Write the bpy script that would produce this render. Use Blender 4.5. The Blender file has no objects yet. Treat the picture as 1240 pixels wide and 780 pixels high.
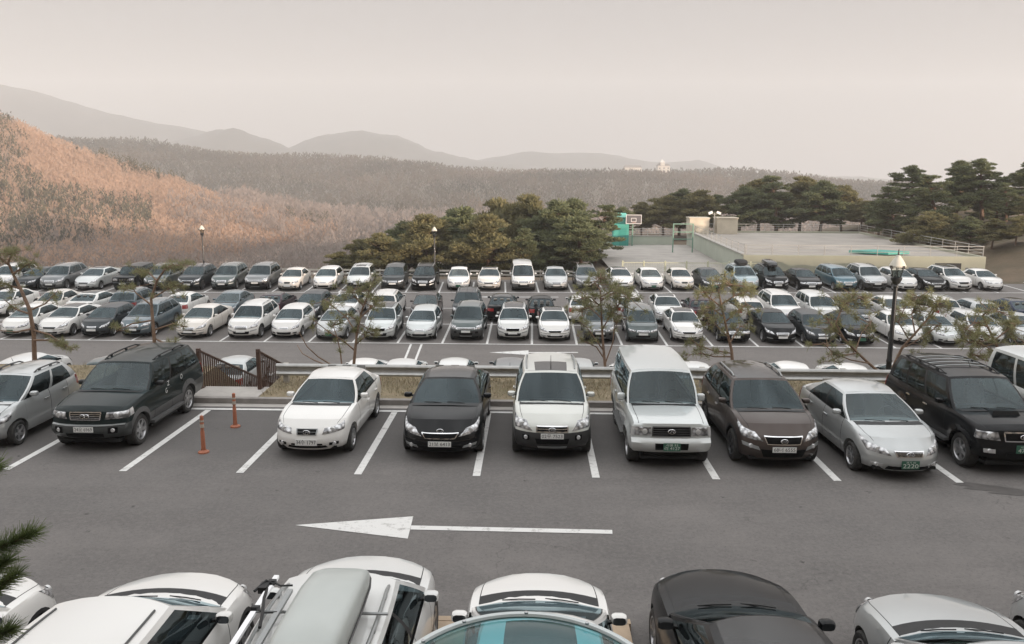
import bpy, math, random
import numpy as np
from mathutils import Vector, Matrix
PI = math.pi
R_ = math.radians
rnd = random.Random(7)
SC = bpy.context.scene
COL = SC.collection

# ------------------------------------------------------------------ camera
F_PX, PITCH, YAW, ROLL, CAM_H = 980.674, .1748, .0242, .0050, 6.1353
cam_d = bpy.data.cameras.new('camera')
cam_d.sensor_width = 36.0
cam_d.lens = 36.0 * F_PX / 1240.0
cam_d.clip_start = .05
cam_d.clip_end = 20000
cam = bpy.data.objects.new('camera', cam_d)
COL.objects.link(cam)
cy_, sy_ = math.cos(YAW), math.sin(YAW)
cp_, sp_ = math.cos(PITCH), math.sin(PITCH)
CW = np.array([-sy_*cp_, cy_*cp_, -sp_]); CR = np.array([cy_, sy_, 0.]); CU = np.cross(CR, CW)
cr_, sr_ = math.cos(ROLL), math.sin(ROLL)
CR, CU = cr_*CR + sr_*CU, -sr_*CR + cr_*CU
M = Matrix(((CR[0], CU[0], -CW[0], 0), (CR[1], CU[1], -CW[1], 0), (CR[2], CU[2], -CW[2], CAM_H), (0, 0, 0, 1)))
cam.matrix_world = M
SC.camera = cam

def ray(x, y):
    return CW + CR*(x-620)/F_PX - CU*(y-390)/F_PX
def at_z(x, y, z):
    d = ray(x, y); t = (z-CAM_H)/d[2]
    return np.array([d[0]*t, d[1]*t, z])
def at_y(x, y, Y):
    d = ray(x, y); t = Y/d[1]
    return np.array([d[0]*t, Y, CAM_H+d[2]*t])

# lower car park: a plane that climbs gently away from the camera
LOT_Y, LOT_Z, LOT_S = 44.07, -2.917, .0394
def lot_z(Y): return LOT_Z + LOT_S*(Y-LOT_Y)

# ------------------------------------------------------------------ render
SC.render.engine = 'CYCLES'
SC.cycles.use_denoising = True
SC.cycles.max_bounces = 8
SC.cycles.transparent_max_bounces = 12
SC.cycles.volume_bounces = 1
SC.cycles.diffuse_bounces = 3
SC.cycles.glossy_bounces = 3
SC.cycles.caustics_reflective = False
SC.cycles.caustics_refractive = False
SC.view_settings.view_transform = 'Standard'
SC.view_settings.look = 'None'
SC.view_settings.gamma = 1
SC.view_settings.exposure = 0.96

# ------------------------------------------------------------------ materials
MATS = {}
def mat(name, rgb, rough=.6, metal=0., spec=.5, coat=0., coat_r=.05, noise=None, bump=None, trans=0, emis=None):
    """noise = (scale, amount, detail[, rgb2]); bump = (scale, strength, distance)"""
    if name in MATS: return MATS[name]
    m = bpy.data.materials.new(name); m.use_nodes = True
    nt = m.node_tree; b = nt.nodes['Principled BSDF']
    b.inputs['Base Color'].default_value = (*rgb, 1)
    b.inputs['Roughness'].default_value = rough
    b.inputs['Metallic'].default_value = metal
    b.inputs['Specular IOR Level'].default_value = spec
    b.inputs['Coat Weight'].default_value = coat
    b.inputs['Coat Roughness'].default_value = coat_r
    b.inputs['Transmission Weight'].default_value = trans
    tc = None
    if noise or bump:
        tc = nt.nodes.new('ShaderNodeTexCoord')
    if noise:
        n = nt.nodes.new('ShaderNodeTexNoise'); n.inputs['Scale'].default_value = noise[0]
        n.inputs['Detail'].default_value = noise[2]; n.inputs['Roughness'].default_value = .6
        nt.links.new(tc.outputs['Object'], n.inputs['Vector'])
        mx = nt.nodes.new('ShaderNodeMix'); mx.data_type = 'RGBA'
        rp = nt.nodes.new('ShaderNodeMapRange')
        rp.inputs['From Min'].default_value = .3; rp.inputs['From Max'].default_value = .7
        nt.links.new(n.outputs['Fac'], rp.inputs['Value'])
        nt.links.new(rp.outputs['Result'], mx.inputs['Factor'])
        c2 = noise[3] if len(noise) > 3 else tuple(c*(1-noise[1]) for c in rgb)
        mx.inputs['A'].default_value = (*rgb, 1); mx.inputs['B'].default_value = (*c2, 1)
        nt.links.new(mx.outputs['Result'], b.inputs['Base Color'])
    if bump:
        n = nt.nodes.new('ShaderNodeTexNoise'); n.inputs['Scale'].default_value = bump[0]; n.inputs['Detail'].default_value = 6
        nt.links.new(tc.outputs['Object'], n.inputs['Vector'])
        bp = nt.nodes.new('ShaderNodeBump'); bp.inputs['Strength'].default_value = bump[1]; bp.inputs['Distance'].default_value = bump[2]
        nt.links.new(n.outputs['Fac'], bp.inputs['Height'])
        nt.links.new(bp.outputs['Normal'], b.inputs['Normal'])
    MATS[name] = m
    return m

def paint(name, rgb, metal=0., rough=.32):
    dark = max(rgb) < .09
    """car paint: clear coat over a base, with a thin film of road dust that breaks up the gloss"""
    key = 'paint_'+name
    if key in MATS: return MATS[key]
    m = mat(key, rgb, rough, metal, .05 if dark else .15, .42 if dark else 1., .03)
    nt = m.node_tree; b = nt.nodes['Principled BSDF']
    tc = nt.nodes.new('ShaderNodeTexCoord')
    n = nt.nodes.new('ShaderNodeTexNoise'); n.inputs['Scale'].default_value = 2.3; n.inputs['Detail'].default_value = 7
    nt.links.new(tc.outputs['Object'], n.inputs['Vector'])
    mr = nt.nodes.new('ShaderNodeMapRange')
    mr.inputs['From Min'].default_value = .35; mr.inputs['From Max'].default_value = .75
    mr.inputs['To Min'].default_value = .012; mr.inputs['To Max'].default_value = .07
    nt.links.new(n.outputs['Fac'], mr.inputs['Value'])
    nt.links.new(mr.outputs['Result'], b.inputs['Coat Roughness'])
    # dust on the lowest part of the body
    sx = nt.nodes.new('ShaderNodeSeparateXYZ'); nt.links.new(tc.outputs['Object'], sx.inputs['Vector'])
    dz = nt.nodes.new('ShaderNodeMapRange')
    dz.inputs['From Min'].default_value = .75; dz.inputs['From Max'].default_value = .2
    dz.inputs['To Min'].default_value = 0; dz.inputs['To Max'].default_value = .05 if dark else .28
    nt.links.new(sx.outputs['Z'], dz.inputs['Value'])
    mu = nt.nodes.new('ShaderNodeMath'); mu.operation = 'MULTIPLY'
    nt.links.new(dz.outputs['Result'], mu.inputs[0]); nt.links.new(n.outputs['Fac'], mu.inputs[1])
    mx = nt.nodes.new('ShaderNodeMix'); mx.data_type = 'RGBA'
    mx.inputs['A'].default_value = (*rgb, 1); mx.inputs['B'].default_value = (.2, .18, .155, 1)
    nt.links.new(mu.outputs['Value'], mx.inputs['Factor'])
    nt.links.new(mx.outputs['Result'], b.inputs['Base Color'])
    return m

def glass_mat(name, tint, refl=1.0, dust=0.):  # dust: pale diffuse film that paints sun glare onto the glass
    m = bpy.data.materials.new(name); m.use_nodes = True
    nt = m.node_tree; nt.nodes.clear()
    out = nt.nodes.new('ShaderNodeOutputMaterial')
    tr = nt.nodes.new('ShaderNodeBsdfTransparent'); tr.inputs['Color'].default_value = (*tint, 1)
    gl = nt.nodes.new('ShaderNodeBsdfGlossy'); gl.inputs['Roughness'].default_value = .02
    gl.inputs['Color'].default_value = (refl*.66, refl*.80, refl*.85, 1)
    fr = nt.nodes.new('ShaderNodeFresnel')
    ge = nt.nodes.new('ShaderNodeNewGeometry'); ior = nt.nodes.new('ShaderNodeMapRange')
    ior.inputs['To Min'].default_value = 1.6; ior.inputs['To Max'].default_value = 1/1.6
    nt.links.new(ge.outputs['Backfacing'], ior.inputs['Value']); nt.links.new(ior.outputs['Result'], fr.inputs['IOR'])
    mx = nt.nodes.new('ShaderNodeMixShader')
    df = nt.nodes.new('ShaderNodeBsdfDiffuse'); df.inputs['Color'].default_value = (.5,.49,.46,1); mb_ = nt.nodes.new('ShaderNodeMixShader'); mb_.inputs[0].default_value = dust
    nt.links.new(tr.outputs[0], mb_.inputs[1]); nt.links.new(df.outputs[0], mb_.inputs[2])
    nt.links.new(fr.outputs[0], mx.inputs[0]); nt.links.new(mb_.outputs[0], mx.inputs[1]); nt.links.new(gl.outputs[0], mx.inputs[2])
    nt.links.new(mx.outputs[0], out.inputs['Surface'])
    MATS[name] = m
    return m

# ------------------------------------------------------------------ mesh helpers
def mk(name, verts, faces, mats, midx=None, parent=None, smooth=True, sharp=35):
    me = bpy.data.meshes.new(name)
    me.from_pydata([tuple(map(float, v)) for v in verts], [], [tuple(f) for f in faces])
    for m in (mats if isinstance(mats, (list, tuple)) else [mats]): me.materials.append(m)
    n = len(me.polygons)
    if midx is not None: me.polygons.foreach_set('material_index', np.array(midx, dtype=np.int32))
    if smooth and n:
        me.polygons.foreach_set('use_smooth', np.ones(n, dtype=bool))
        me.set_sharp_from_angle(angle=R_(sharp))
    me.update()
    o = bpy.data.objects.new(name, me); COL.objects.link(o)
    if parent is not None: o.parent = parent
    return o

class MB:
    """a bag of shapes that becomes one mesh object"""
    def __init__(s): s.v = []; s.f = []; s.m = []
    def add(s, v, f, mi=0):
        b = len(s.v); s.v += [tuple(p) for p in v]; s.f += [tuple(b+i for i in q) for q in f]; s.m += [mi]*len(f); return s
    def box(s, c, d, mi=0, rot=None, taper=1.):
        x, y, z = (q/2 for q in d)
        vs = [(-x,-y,-z),(x,-y,-z),(x,y,-z),(-x,y,-z),(-x*taper,-y*taper,z),(x*taper,-y*taper,z),(x*taper,y*taper,z),(-x*taper,y*taper,z)]
        if rot is not None: vs = [tuple(rot @ Vector(p)) for p in vs]
        return s.add([(p[0]+c[0], p[1]+c[1], p[2]+c[2]) for p in vs],
                     [(0,3,2,1),(4,5,6,7),(0,1,5,4),(1,2,6,5),(2,3,7,6),(3,0,4,7)], mi)
    def tube(s, pts, rad, n=8, mi=0, cap=True):
        pts = [np.array(p, float) for p in pts]
        if not hasattr(rad, '__len__'): rad = [rad]*len(pts)
        vs = []; fs = []
        up = None
        for i, p in enumerate(pts):
            a = pts[max(i-1, 0)]; b = pts[min(i+1, len(pts)-1)]
            t = b-a; t /= (np.linalg.norm(t)+1e-9)
            if up is None:
                up = np.array([0,0,1.]) if abs(t[2]) < .9 else np.array([1.,0,0])
            u = up - t*(up@t); u /= (np.linalg.norm(u)+1e-9); w = np.cross(t, u); up = u
            for k in range(n):
                an = 2*PI*k/n
                vs.append(p + rad[i]*(math.cos(an)*u + math.sin(an)*w))
        for i in range(len(pts)-1):
            for k in range(n):
                k2 = (k+1) % n
                fs.append((i*n+k, i*n+k2, (i+1)*n+k2, (i+1)*n+k))
        if cap:
            fs.append(tuple(range(n-1, -1, -1))); fs.append(tuple((len(pts)-1)*n+k for k in range(n)))
        return s.add(vs, fs, mi)
    def lathe(s, prof, n=24, axis='z', c=(0,0,0), mi=0):
        """prof: list of (r, h)"""
        vs = []; fs = []
        for r, h in prof:
            for k in range(n):
                a = 2*PI*k/n
                p = (r*math.cos(a), r*math.sin(a), h)
                if axis == 'x': p = (h, r*math.cos(a), r*math.sin(a))
                vs.append((p[0]+c[0], p[1]+c[1], p[2]+c[2]))
        for i in range(len(prof)-1):
            for k in range(n):
                k2 = (k+1) % n
                fs.append((i*n+k, i*n+k2, (i+1)*n+k2, (i+1)*n+k))
        return s.add(vs, fs, mi)
    def build(s, name, mats, parent=None, smooth=True, sharp=35):
        return mk(name, s.v, s.f, mats, s.m, parent, smooth, sharp)

def tag(o, label, cat, group=None):
    o['label'] = label; o['category'] = cat
    if group: o['group'] = group
    return o
def empty(name, loc=(0,0,0), rz=0.):
    o = bpy.data.objects.new(name, None); COL.objects.link(o)
    o.location = loc; o.rotation_euler = (0, 0, rz); o.empty_display_size = .2
    return o
def struct(o):
    o['kind'] = 'structure'; return o
def stuff(o):
    o['kind'] = 'stuff'; return o
KIDS = {}
def copy_tree(o, parent=None):
    c = o.copy(); COL.objects.link(c)
    if parent is not None: c.parent = parent
    for ch in o.children: copy_tree(ch, c)
    return c

def text_mesh(txt, size, shear=0.):
    """outline of a short text as (verts, faces), centred on the origin in x, y"""
    cu = bpy.data.curves.new('lettering', 'FONT'); cu.body = txt; cu.size = size
    cu.align_x = 'CENTER'; cu.align_y = 'CENTER'; cu.shear = shear; cu.resolution_u = 3
    o = bpy.data.objects.new('lettering', cu); COL.objects.link(o)
    dg = bpy.context.evaluated_depsgraph_get()
    me = bpy.data.meshes.new_from_object(o.evaluated_get(dg))
    v = [tuple(p.co) for p in me.vertices]; f = [tuple(p.vertices) for p in me.polygons]
    bpy.data.objects.remove(o); bpy.data.curves.remove(cu); bpy.data.meshes.remove(me)
    return v, f

def pchip(xs, ys):
    xs = np.array(xs, float); ys = np.array(ys, float)
    h = np.diff(xs); dl = np.diff(ys)/h
    m = np.zeros(len(xs)); m[0] = dl[0]; m[-1] = dl[-1]
    for i in range(1, len(xs)-1):
        if dl[i-1]*dl[i] > 0:
            w1 = 2*h[i]+h[i-1]; w2 = h[i]+2*h[i-1]
            m[i] = (w1+w2)/(w1/dl[i-1]+w2/dl[i])
    def f(x):
        x = min(max(x, xs[0]), xs[-1]); i = min(int(np.searchsorted(xs, x, 'right'))-1, len(xs)-2)
        t = (x-xs[i])/h[i]
        return float((2*t**3-3*t**2+1)*ys[i] + (t**3-2*t**2+t)*h[i]*m[i] + (-2*t**3+3*t**2)*ys[i+1] + (t**3-t**2)*h[i]*m[i+1])
    return f
# ------------------------------------------------------------------ cars
mat('black_trim', (.012,.012,.013), .55, noise=(9,.4,4))
mat('gap', (.006,.006,.006), .8)
mat('mirror_glass', (.08,.09,.10), .08, .6)
mat('rubber', (.014,.014,.015), .78, noise=(14,.0,4,(.045,.042,.038)))
mat('chrome', (.75,.75,.76), .12, 1.)
mat('alloy', (.5,.5,.51), .32, .85, noise=(8,.25,4))
mat('dark_alloy', (.09,.09,.095), .4, .6)
mat('cabin', (.055,.055,.058), .75)
mat('seat_grey', (.24,.235,.225), .85, noise=(20,.2,3))
mat('seat_tan', (.30,.27,.235), .85)
mat('cabin_pale', (.11,.105,.1), .8)
mat('grille_black', (.005,.005,.0055), .5, 0, .12)
mat('plate_white', (.72,.72,.70), .45)
mat('plate_green', (.03,.11,.07), .45)
mat('plate_ink', (.03,.03,.035), .5)
mat('plate_cream', (.62,.64,.6), .5)
mat('silver_plastic', (.32,.33,.33), .4, .5)
mat('grey_plastic', (.09,.09,.09), .55, noise=(7,.25,4))
mat('black_gloss', (.006,.006,.007), .3, 0, .05, .85, .02)
mat('amber', (.5,.16,.03), .2)
mat('paper', (.7,.7,.68), .7)
mat('red_lens', (.28,.015,.015), .15, 0, .6, 1.)
mat('clear_lens', (.55,.55,.55), .12, .35, .6, 1.)
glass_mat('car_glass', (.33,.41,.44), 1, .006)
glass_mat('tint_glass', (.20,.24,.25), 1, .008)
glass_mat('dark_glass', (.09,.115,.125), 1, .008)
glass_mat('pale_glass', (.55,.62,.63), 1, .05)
def lamp_mat():
    m = mat('headlamp', (.5,.5,.51), .15, .6, .6, 1., .02)
    nt = m.node_tree; b = nt.nodes['Principled BSDF']
    tc = nt.nodes.new('ShaderNodeTexCoord')
    v = nt.nodes.new('ShaderNodeTexVoronoi'); v.inputs['Scale'].default_value = 11
    nt.links.new(tc.outputs['Object'], v.inputs['Vector'])
    cr = nt.nodes.new('ShaderNodeValToRGB')
    cr.color_ramp.elements[0].position = .15; cr.color_ramp.elements[0].color = (.75,.75,.76,1)
    cr.color_ramp.elements[1].position = .75; cr.color_ramp.elements[1].color = (.13,.13,.135,1)
    nt.links.new(v.outputs['Distance'], cr.inputs['Fac']); nt.links.new(cr.outputs['Color'], b.inputs['Base Color'])
    bp = nt.nodes.new('ShaderNodeBump'); bp.inputs['Strength'].default_value = .5; bp.inputs['Distance'].default_value = .02
    nt.links.new(v.outputs['Distance'], bp.inputs['Height']); nt.links.new(bp.outputs['Normal'], b.inputs['Normal'])
lamp_mat()

DEF = dict(L=4.5, W=1.75, H=1.45, foh=.88, wb=2.65, wr=.315, sill=.24, bf=.24, br=.2, wcf=.9, wcr=.92, rw=.66, crown=.05, hoodcrown=.035,
    frec=[(0,.09),(.15,.03),(.35,0),(.55,.02),(.8,.07),(1,.16)], rrec=[(0,.1),(.2,.03),(.4,0),(.6,.03),(.85,.07),(1,.11)],
    prof=[(0,.935),(.15,.975),(.35,.997),(.55,1.0),(.75,.99),(.9,.968),(1,.93)],
    bw=.14, kb=4, kc=0, clad=None, bump=None, bumpr=None, bpillar='black_trim', glass='car_glass', sideglass='tint_glass', hood_vent=False,
    rows=[0,.1,.22,.36,.5,.64,.78,.9,1.0], rail=None, sunroof=None, antenna=None, rim='alloy', spokes=5, plate='plate_white', platesz=(.52,.11), plate_t=.3,
    gr=None, hl=None, fog=None, intake=None, emblem=None, tail=None, wipers=True, cabin='cabin', mirror=None, doors=None, flare=.0, zsag=0.)

def build_car(name, lod=0, **kw):
    S = dict(DEF); S.update(kw)
    L, W = S['L'], S['W']; hw = W/2
    P = MATS['paint_proto']
    root = empty(name)
    zsf = pchip(*zip(*S['zs'])); prof = pchip(*zip(*S['prof']))
    frec = pchip(*zip(*S['frec'])); rrec = pchip(*zip(*S['rrec']))
    bf, br, sill, wr = S['bf'], S['br'], S['sill'], S['wr']
    axles = [S['foh'], S['foh']+S['wb']]
    RA = wr+.055
    pw = pchip([0, bf, bf+.35, bf+.9, L-br-.8, L-br-.3, L-br, L], [S['wcf']-.06, S['wcf'], .968, 1., 1., .972, S['wcr'], S['wcr']-.06])
    def zb(d):
        for a in axles:
            q = abs(d-a)
            if q < RA-1e-4: return max(sill, wr+math.sqrt(RA*RA-q*q))
        return sill
    def Y(d): return L/2-d
    def side_pt(d, z, sg):
        zr = (z-sill)/(zsf(d)-sill)
        e = 0
        x = hw*pw(d)*prof(min(max(zr,0),1))
        if S['flare']:
            for a in axles:
                rr = math.hypot(d-a, z-wr)
                x += S['flare']*max(0, 1-(rr-RA)/.14) if rr >= RA-.01 and rr < RA+.14 else 0
        k = max(0, 1-(d-bf)/.6); dd = d+frec(min(max(zr,0),1))*k*k
        k = max(0, 1-(L-br-d)/.6); dd -= rrec(min(max(zr,0),1))*k*k
        return (sg*x, Y(dd), z)
    def end_pt(s, t, end):
        """end 0 = front, 1 = rear; s in -1..1, t in 0..1 up the face"""
        if end == 0:
            zt = zsf(bf); z = sill+t*(zt-sill) + S['hoodcrown']*(1-s*s)*t*t - (zt-zsf(0))*(1-abs(s)**3)*t*t
            d = frec(t)+bf*abs(s)**2.7; x = s*hw*pw(bf)*prof(t)
            return (x, Y(d), z)
        zt = zsf(L-br); z = sill+t*(zt-sill)+S['hoodcrown']*(1-s*s)*t*t
        d = rrec(t)+br*abs(s)**2.7; x = s*hw*pw(L-br)*prof(t)
        return (x, -L/2+d, z)
    def wrap_pt(u, t, end):
        """the skin round a corner: |u|<=1 on the end face, beyond that metres along the flank"""
        if abs(u) <= 1: return end_pt(u, t, end)
        sg = 1 if u > 0 else -1; q = abs(u)-1
        d = bf+q if end == 0 else L-br-q
        return side_pt(d, sill+t*(zsf(d)-sill), sg)
    # ---- stations
    doors = S['doors']
    st = []
    for a in axles:
        for k in range(13): st.append(a-RA*math.cos(PI*k/12))
    gaps = []
    for g in (doors or []): st += [g-.008, g+.008]; gaps.append((g-.008, g+.008))
    base = list(np.linspace(bf, L-br, 24)); base += [S['dc'], S['drb']] if S['drb'] < L-br-.05 else [S['dc']]
    sp = list(st)
    for b in base:
        if all(abs(b-q) > .045 for q in sp) or b in (base[0], base[23]):
            if not any(abs(b-a) < RA for a in axles) and not any(abs(b-g) < .05 for g in (doors or [])): sp.append(b)
    if bf not in sp: sp.append(bf)
    st = sorted(set(round(x, 5) for x in sp))
    T = S['rows']; K = len(T)
    hg = .88
    sc = [-1, -.94, -hg, -hg+.014, -.7, -.45, -.2, 0, .2, .45, .7, hg-.014, hg, .94, 1]
    Mc = len(sc)
    V = []; IDX = {}
    def vid(key, p):
        if key not in IDX: IDX[key] = len(V); V.append(p)
        return IDX[key]
    n = len(st)
    def sid(i, k, sg):
        d = st[i]
        if i == 0: return vid(('f', 0 if sg < 0 else Mc-1, k), end_pt(sg, T[k], 0))
        if i == n-1: return vid(('r', 0 if sg < 0 else Mc-1, k), end_pt(sg, T[k], 1))
        b = zb(d)
        return vid(('s', i, k, sg), side_pt(d, b+T[k]*(zsf(d)-b), sg))
    def eid(j, k, end):
        return vid(('f' if end == 0 else 'r', j, k), end_pt(sc[j], T[k], end))
    def tid(i, j):
        if j == 0: return sid(i, K-1, -1)
        if j == Mc-1: return sid(i, K-1, 1)
        if i == 0: return eid(j, K-1, 0)
        if i == n-1: return eid(j, K-1, 1)
        d = st[i]; s = sc[j]
        x = s*hw*pw(d)*prof(1); z = zsf(d)+S['hoodcrown']*(1-s*s)*(1.25 if d < S['dc']+.2 else 1)
        ky = max(0, 1-(d-bf)/1.0); dd = d-(bf-frec(1)*0)*(1-abs(s)**2.7)*ky + frec(1)*max(0, 1-(d-bf)/.6)**2
        kr = max(0, 1-(L-br-d)/.6); dd += br*(1-abs(s)**2.7)*kr - rrec(1)*kr*kr
        return vid(('t', i, j), (x, Y(dd), z))
    G = {}
    def put(part, f, mi): G.setdefault(part, []).append((f, mi))
    arch_f0 = axles[0]-RA; arch_r1 = axles[1]+RA
    for i in range(n-1):
        a, b = st[i], st[i+1]; mid = (a+b)/2
        isgap = any(abs(a-g[0]) < 1e-4 for g in gaps)
        dn = None
        if doors:
            for q in range(len(doors)-1):
                if mid > doors[q] and mid < doors[q+1] and not isgap: dn = q
        for sg in (-1, 1):
            for k in range(K-1):
                f = (sid(i,k,sg), sid(i+1,k,sg), sid(i+1,k+1,sg), sid(i,k+1,sg))
                if sg > 0: f = f[::-1]
                if mid < arch_f0+.02 and k < S['kb']: put('bumper_f', f, 0)
                elif mid > arch_r1-.02 and k < S['kb']: put('bumper_r', f, 0)
                elif isgap and k >= 1: put('body', f, 2)
                elif k < S['kc']: put('body' if dn is None or k < 1 else ('door', dn, sg), f, 1)
                elif dn is not None and k >= 1: put(('door', dn, sg), f, 0)
                else: put('body', f, 0)
            # rolled edge
            def low(i_, sg=sg):
                p = V[sid(i_,0,sg)]; q = (p[0]-sg*.11, p[1], p[2]+.005)
                return vid(('l', i_, sg), q)
            f = (sid(i+1,0,sg), sid(i,0,sg), low(i), low(i+1))
            if sg > 0: f = f[::-1]
            put('body', f, 2 if S['kc'] == 0 and False else (1 if S['kc'] else 0))
        for j in range(Mc-1):
            s = (sc[j]+sc[j+1])/2
            if mid > S['dc']+.14 and mid < S['drb']-.12: continue
            f = (tid(i,j), tid(i,j+1), tid(i+1,j+1), tid(i+1,j))[::-1]
            if mid < S['dc']+.2 and abs(s) < hg-.014 and i > 0: put('hood', f, 0)
            elif mid < S['dc'] and hg-.014 < abs(s) < hg: put('body', f, 2)
            else: put('body', f, 0)
    for j in range(Mc-1):
        for k in range(K-1):
            f = (eid(j,k,0), eid(j,k+1,0), eid(j+1,k+1,0), eid(j+1,k,0))
            put('bumper_f' if k < S['kb'] else 'body', f, 0)
            f = (eid(j,k,1), eid(j+1,k,1), eid(j+1,k+1,1), eid(j,k+1,1))
            put('bumper_r' if k < S['kb'] else 'body', f, 0)
    def emit(pname, fl, mats, parent):
        ids = {}; vs = []; fs = []; mi = []
        for f, m_ in fl:
            q = []
            for v in f:
                if v not in ids: ids[v] = len(vs); vs.append(V[v])
                q.append(ids[v])
            fs.append(q); mi.append(m_)
        return mk(pname, vs, fs, mats, mi, parent, True, 50)
    clad = MATS[S['clad']] if S['clad'] else P
    emit('body', G['body'], [P, clad, MATS['gap']], root)
    if 'hood' in G: emit('hood', G['hood'], [P], root)
    bmat = MATS[S['bump']] if S['bump'] else P
    emit('bumper', G['bumper_f'], [bmat], root)
    emit('bumper', G['bumper_r'], [bmat], root)
    door_obj = {}
    for k_ in [q for q in G if isinstance(q, tuple)]:
        door_obj[k_] = emit('door', G[k_], [P, clad], root)
    # ---- under body and cabin tub
    m = MB()
    m.box((0,0,.44), (W-.62, L-.5, .4), 0)
    m.box((0,0,.235), (W-.2, axles[1]-axles[0]-2*RA-.06, .05), 0); m.box((0, L/2-.5, .27), (W-.5, .6, .06), 0)  # wide low trays added to deepen the shade under the car
    m.build('underbody', [MATS['gap']], root, False)
    zt = zsf(S['dc'])-.03
    m = MB()
    ya, yb = Y(S['dc']-.1), Y(min(S['drb']+.02, L-.2)); xw = hw*.86
    m.add([(-xw,ya,.5),(xw,ya,.5),(xw,yb,.5),(-xw,yb,.5),(-xw,ya,zt),(xw,ya,zt),(xw,yb,zt),(-xw,yb,zt)],
          [(0,1,2,3),(0,4,5,1),(1,5,6,2),(2,6,7,3),(3,7,4,0)], 0)
    m.box((0, Y(S['dc']+.28), zt-.12), (xw*1.96, .75, .2), 0, taper=.97)
    bz = zt-.38
    ns = 3 if S['L'] > 4.55 and S['H'] > 1.7 else 2
    for r in range(ns):
        yy = Y(S['dc']+1.25+r*.85)
        for sx in ((-.36, .36) if r == 0 else (-.4, 0, .4)):
            m.box((sx*hw/.9, yy+.2, bz-.02), ((.46 if r == 0 else .36)*hw/.9, .5, .16), 1)
            rot = Matrix.Rotation(R_(14), 3, 'X')
            m.box((sx*hw/.9, yy-.1, bz+.3), ((.46 if r == 0 else .38)*hw/.9, .14, .62), 1, rot, .85)
            m.box((sx*hw/.9, yy-.2, bz+.7), (.24, .09, .18), 1, rot, .85)
    yw = Y(S['dc']+.78)
    ring = [(-.36*hw/.9+.17*math.cos(a), yw+.07*math.sin(a)*.6, zt+.0+.17*math.sin(a)) for a in np.linspace(0, 2*PI, 13)]
    m.tube(ring, .017, 5, 0, False)
    m.box((-.3*hw, Y(S['dc']+.14), zt-.005), (.2, .15, .02), 2); m.box((.55*hw, Y(S['dc']+.2), zt-.005), (.13, .1, .03), 2)
    m.build('interior', [MATS[S['cabin']], MATS['seat_tan' if S['cabin'] == 'cabin_pale' else 'seat_grey'], MATS['paper']], root)
    # ---- greenhouse
    dc, drf, drr, drb = S['dc'], S['drf'], S['drr'], S['drb']
    wr_ = hw*S['rw']; H = S['H']; cr0 = S['crown']
    zbelt = lambda d: zsf(d)-.012
    arc = S.get('roofarc', .03)
    zre = lambda q: H-cr0-arc*(2*q-1)**2 - S.get('rooffall', 0)*q*q     # roof edge, q 0 front .. 1 rear
    bw = S['bw']
    def gbase(d): return hw*pw(d)*prof(1)-.02
    bul = S.get('gbul', .035)
    def gside(u, v, sg):
        db = dc+(drb-dc)*u; dt = drf+(drr-drf)*u
        z0 = zbelt(db); z1 = zre(u)
        w1 = wr_*(1-.06*(2*u-1)**2)
        z = z0+(z1-z0)*v
        x = gbase(db)+(w1-gbase(db))*(v**1.15)+bul*math.sin(PI*v)
        return (sg*x, Y(db+(dt-db)*v), z)
    def gshield(s, v, end):
        u = end
        p = gside(u, v, 1); 
        sgn = 1 if end == 0 else -1
        bb = (bw if end == 0 else S.get('bwr', bw*.6)); f = 1-abs(s)**2.2
        y = p[1]+sgn*f*(bb*(1-v)+bb*.75*v)
        z = p[2]+cr0*f*v+ (S['hoodcrown']*.9*(1-s*s) if end == 0 else S['hoodcrown']*.6*(1-s*s))*(1-v)
        z += (zre(u)+0)*0
        return (s*p[0], y, z)
    def groof(s, q):
        p = gside(q, 1, 1); f = 1-abs(s)**2.4
        yf = bw*.75*f*max(0, 1-q*4)**1 ; yr = S.get('bwr', bw*.6)*.75*f*max(0, (q-.75)*4)
        return (s*p[0], p[1]+yf-yr, p[2]+cr0*f)
    GV = MB(); gl_parts = []
    def grid(fun, us, vs, cells, flip, glass_name, gm):
        """cells(i, j) -> 0 paint, 1 trim, 'g' glass"""
        b = len(GV.v)
        for v in vs:
            for u in us: GV.v.append(fun(u, v))
        nu = len(us); gl = {}
        for j in range(len(vs)-1):
            for i in range(nu-1):
                c = cells(i, j)
                f = [b+j*nu+i, b+j*nu+i+1, b+(j+1)*nu+i+1, b+(j+1)*nu+i]
                if flip: f = f[::-1]
                if c in (0, 1, 2): GV.f.append(tuple(f)); GV.m.append(c)
                else: gl.setdefault(c, []).append(f)
        for c, fl in gl.items():
            ids = {}; vv = []; ff = []
            for f in fl:
                q = []
                for v in f:
                    if v not in ids: ids[v] = len(vv); vv.append(GV.v[v])
                    q.append(ids[v])
                ff.append(q)
            gl_parts.append((glass_name, vv, ff, gm))
    # sides
    win = S['win']      # [(u0, u1, kind)] kind p, w, b
    vs = [0, .035, .1, .3, .55, .8, .9, .96, 1]
    v_lo, v_hi = S.get('vwin', (.035, .9))
    us = []; kinds = []
    ig = .012
    wn = 0
    for u0, u1, kd in win:
        nn = 5 if kd == 'w' else 2
        seg = list(np.linspace(u0, u1, nn+1))
        for q in range(nn): us.append(seg[q]); kinds.append((kd, wn))
        wn += 1
    us.append(win[-1][1])
    for sg in (-1, 1):
        def cells(i, j):
            kd, w_ = kinds[i]
            vm = (vs[j]+vs[j+1])/2
            if vm > v_lo and vm < v_hi:
                if kd == 'w': return ('g', w_)
                if kd == 'b': return 1
            if vm < v_lo: return 1 if kd != 'p' else 0
            return 0
        grid(lambda u, v: gside(u, v, sg), us, vs, cells, sg < 0, 'side_window', S['sideglass'])
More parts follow.
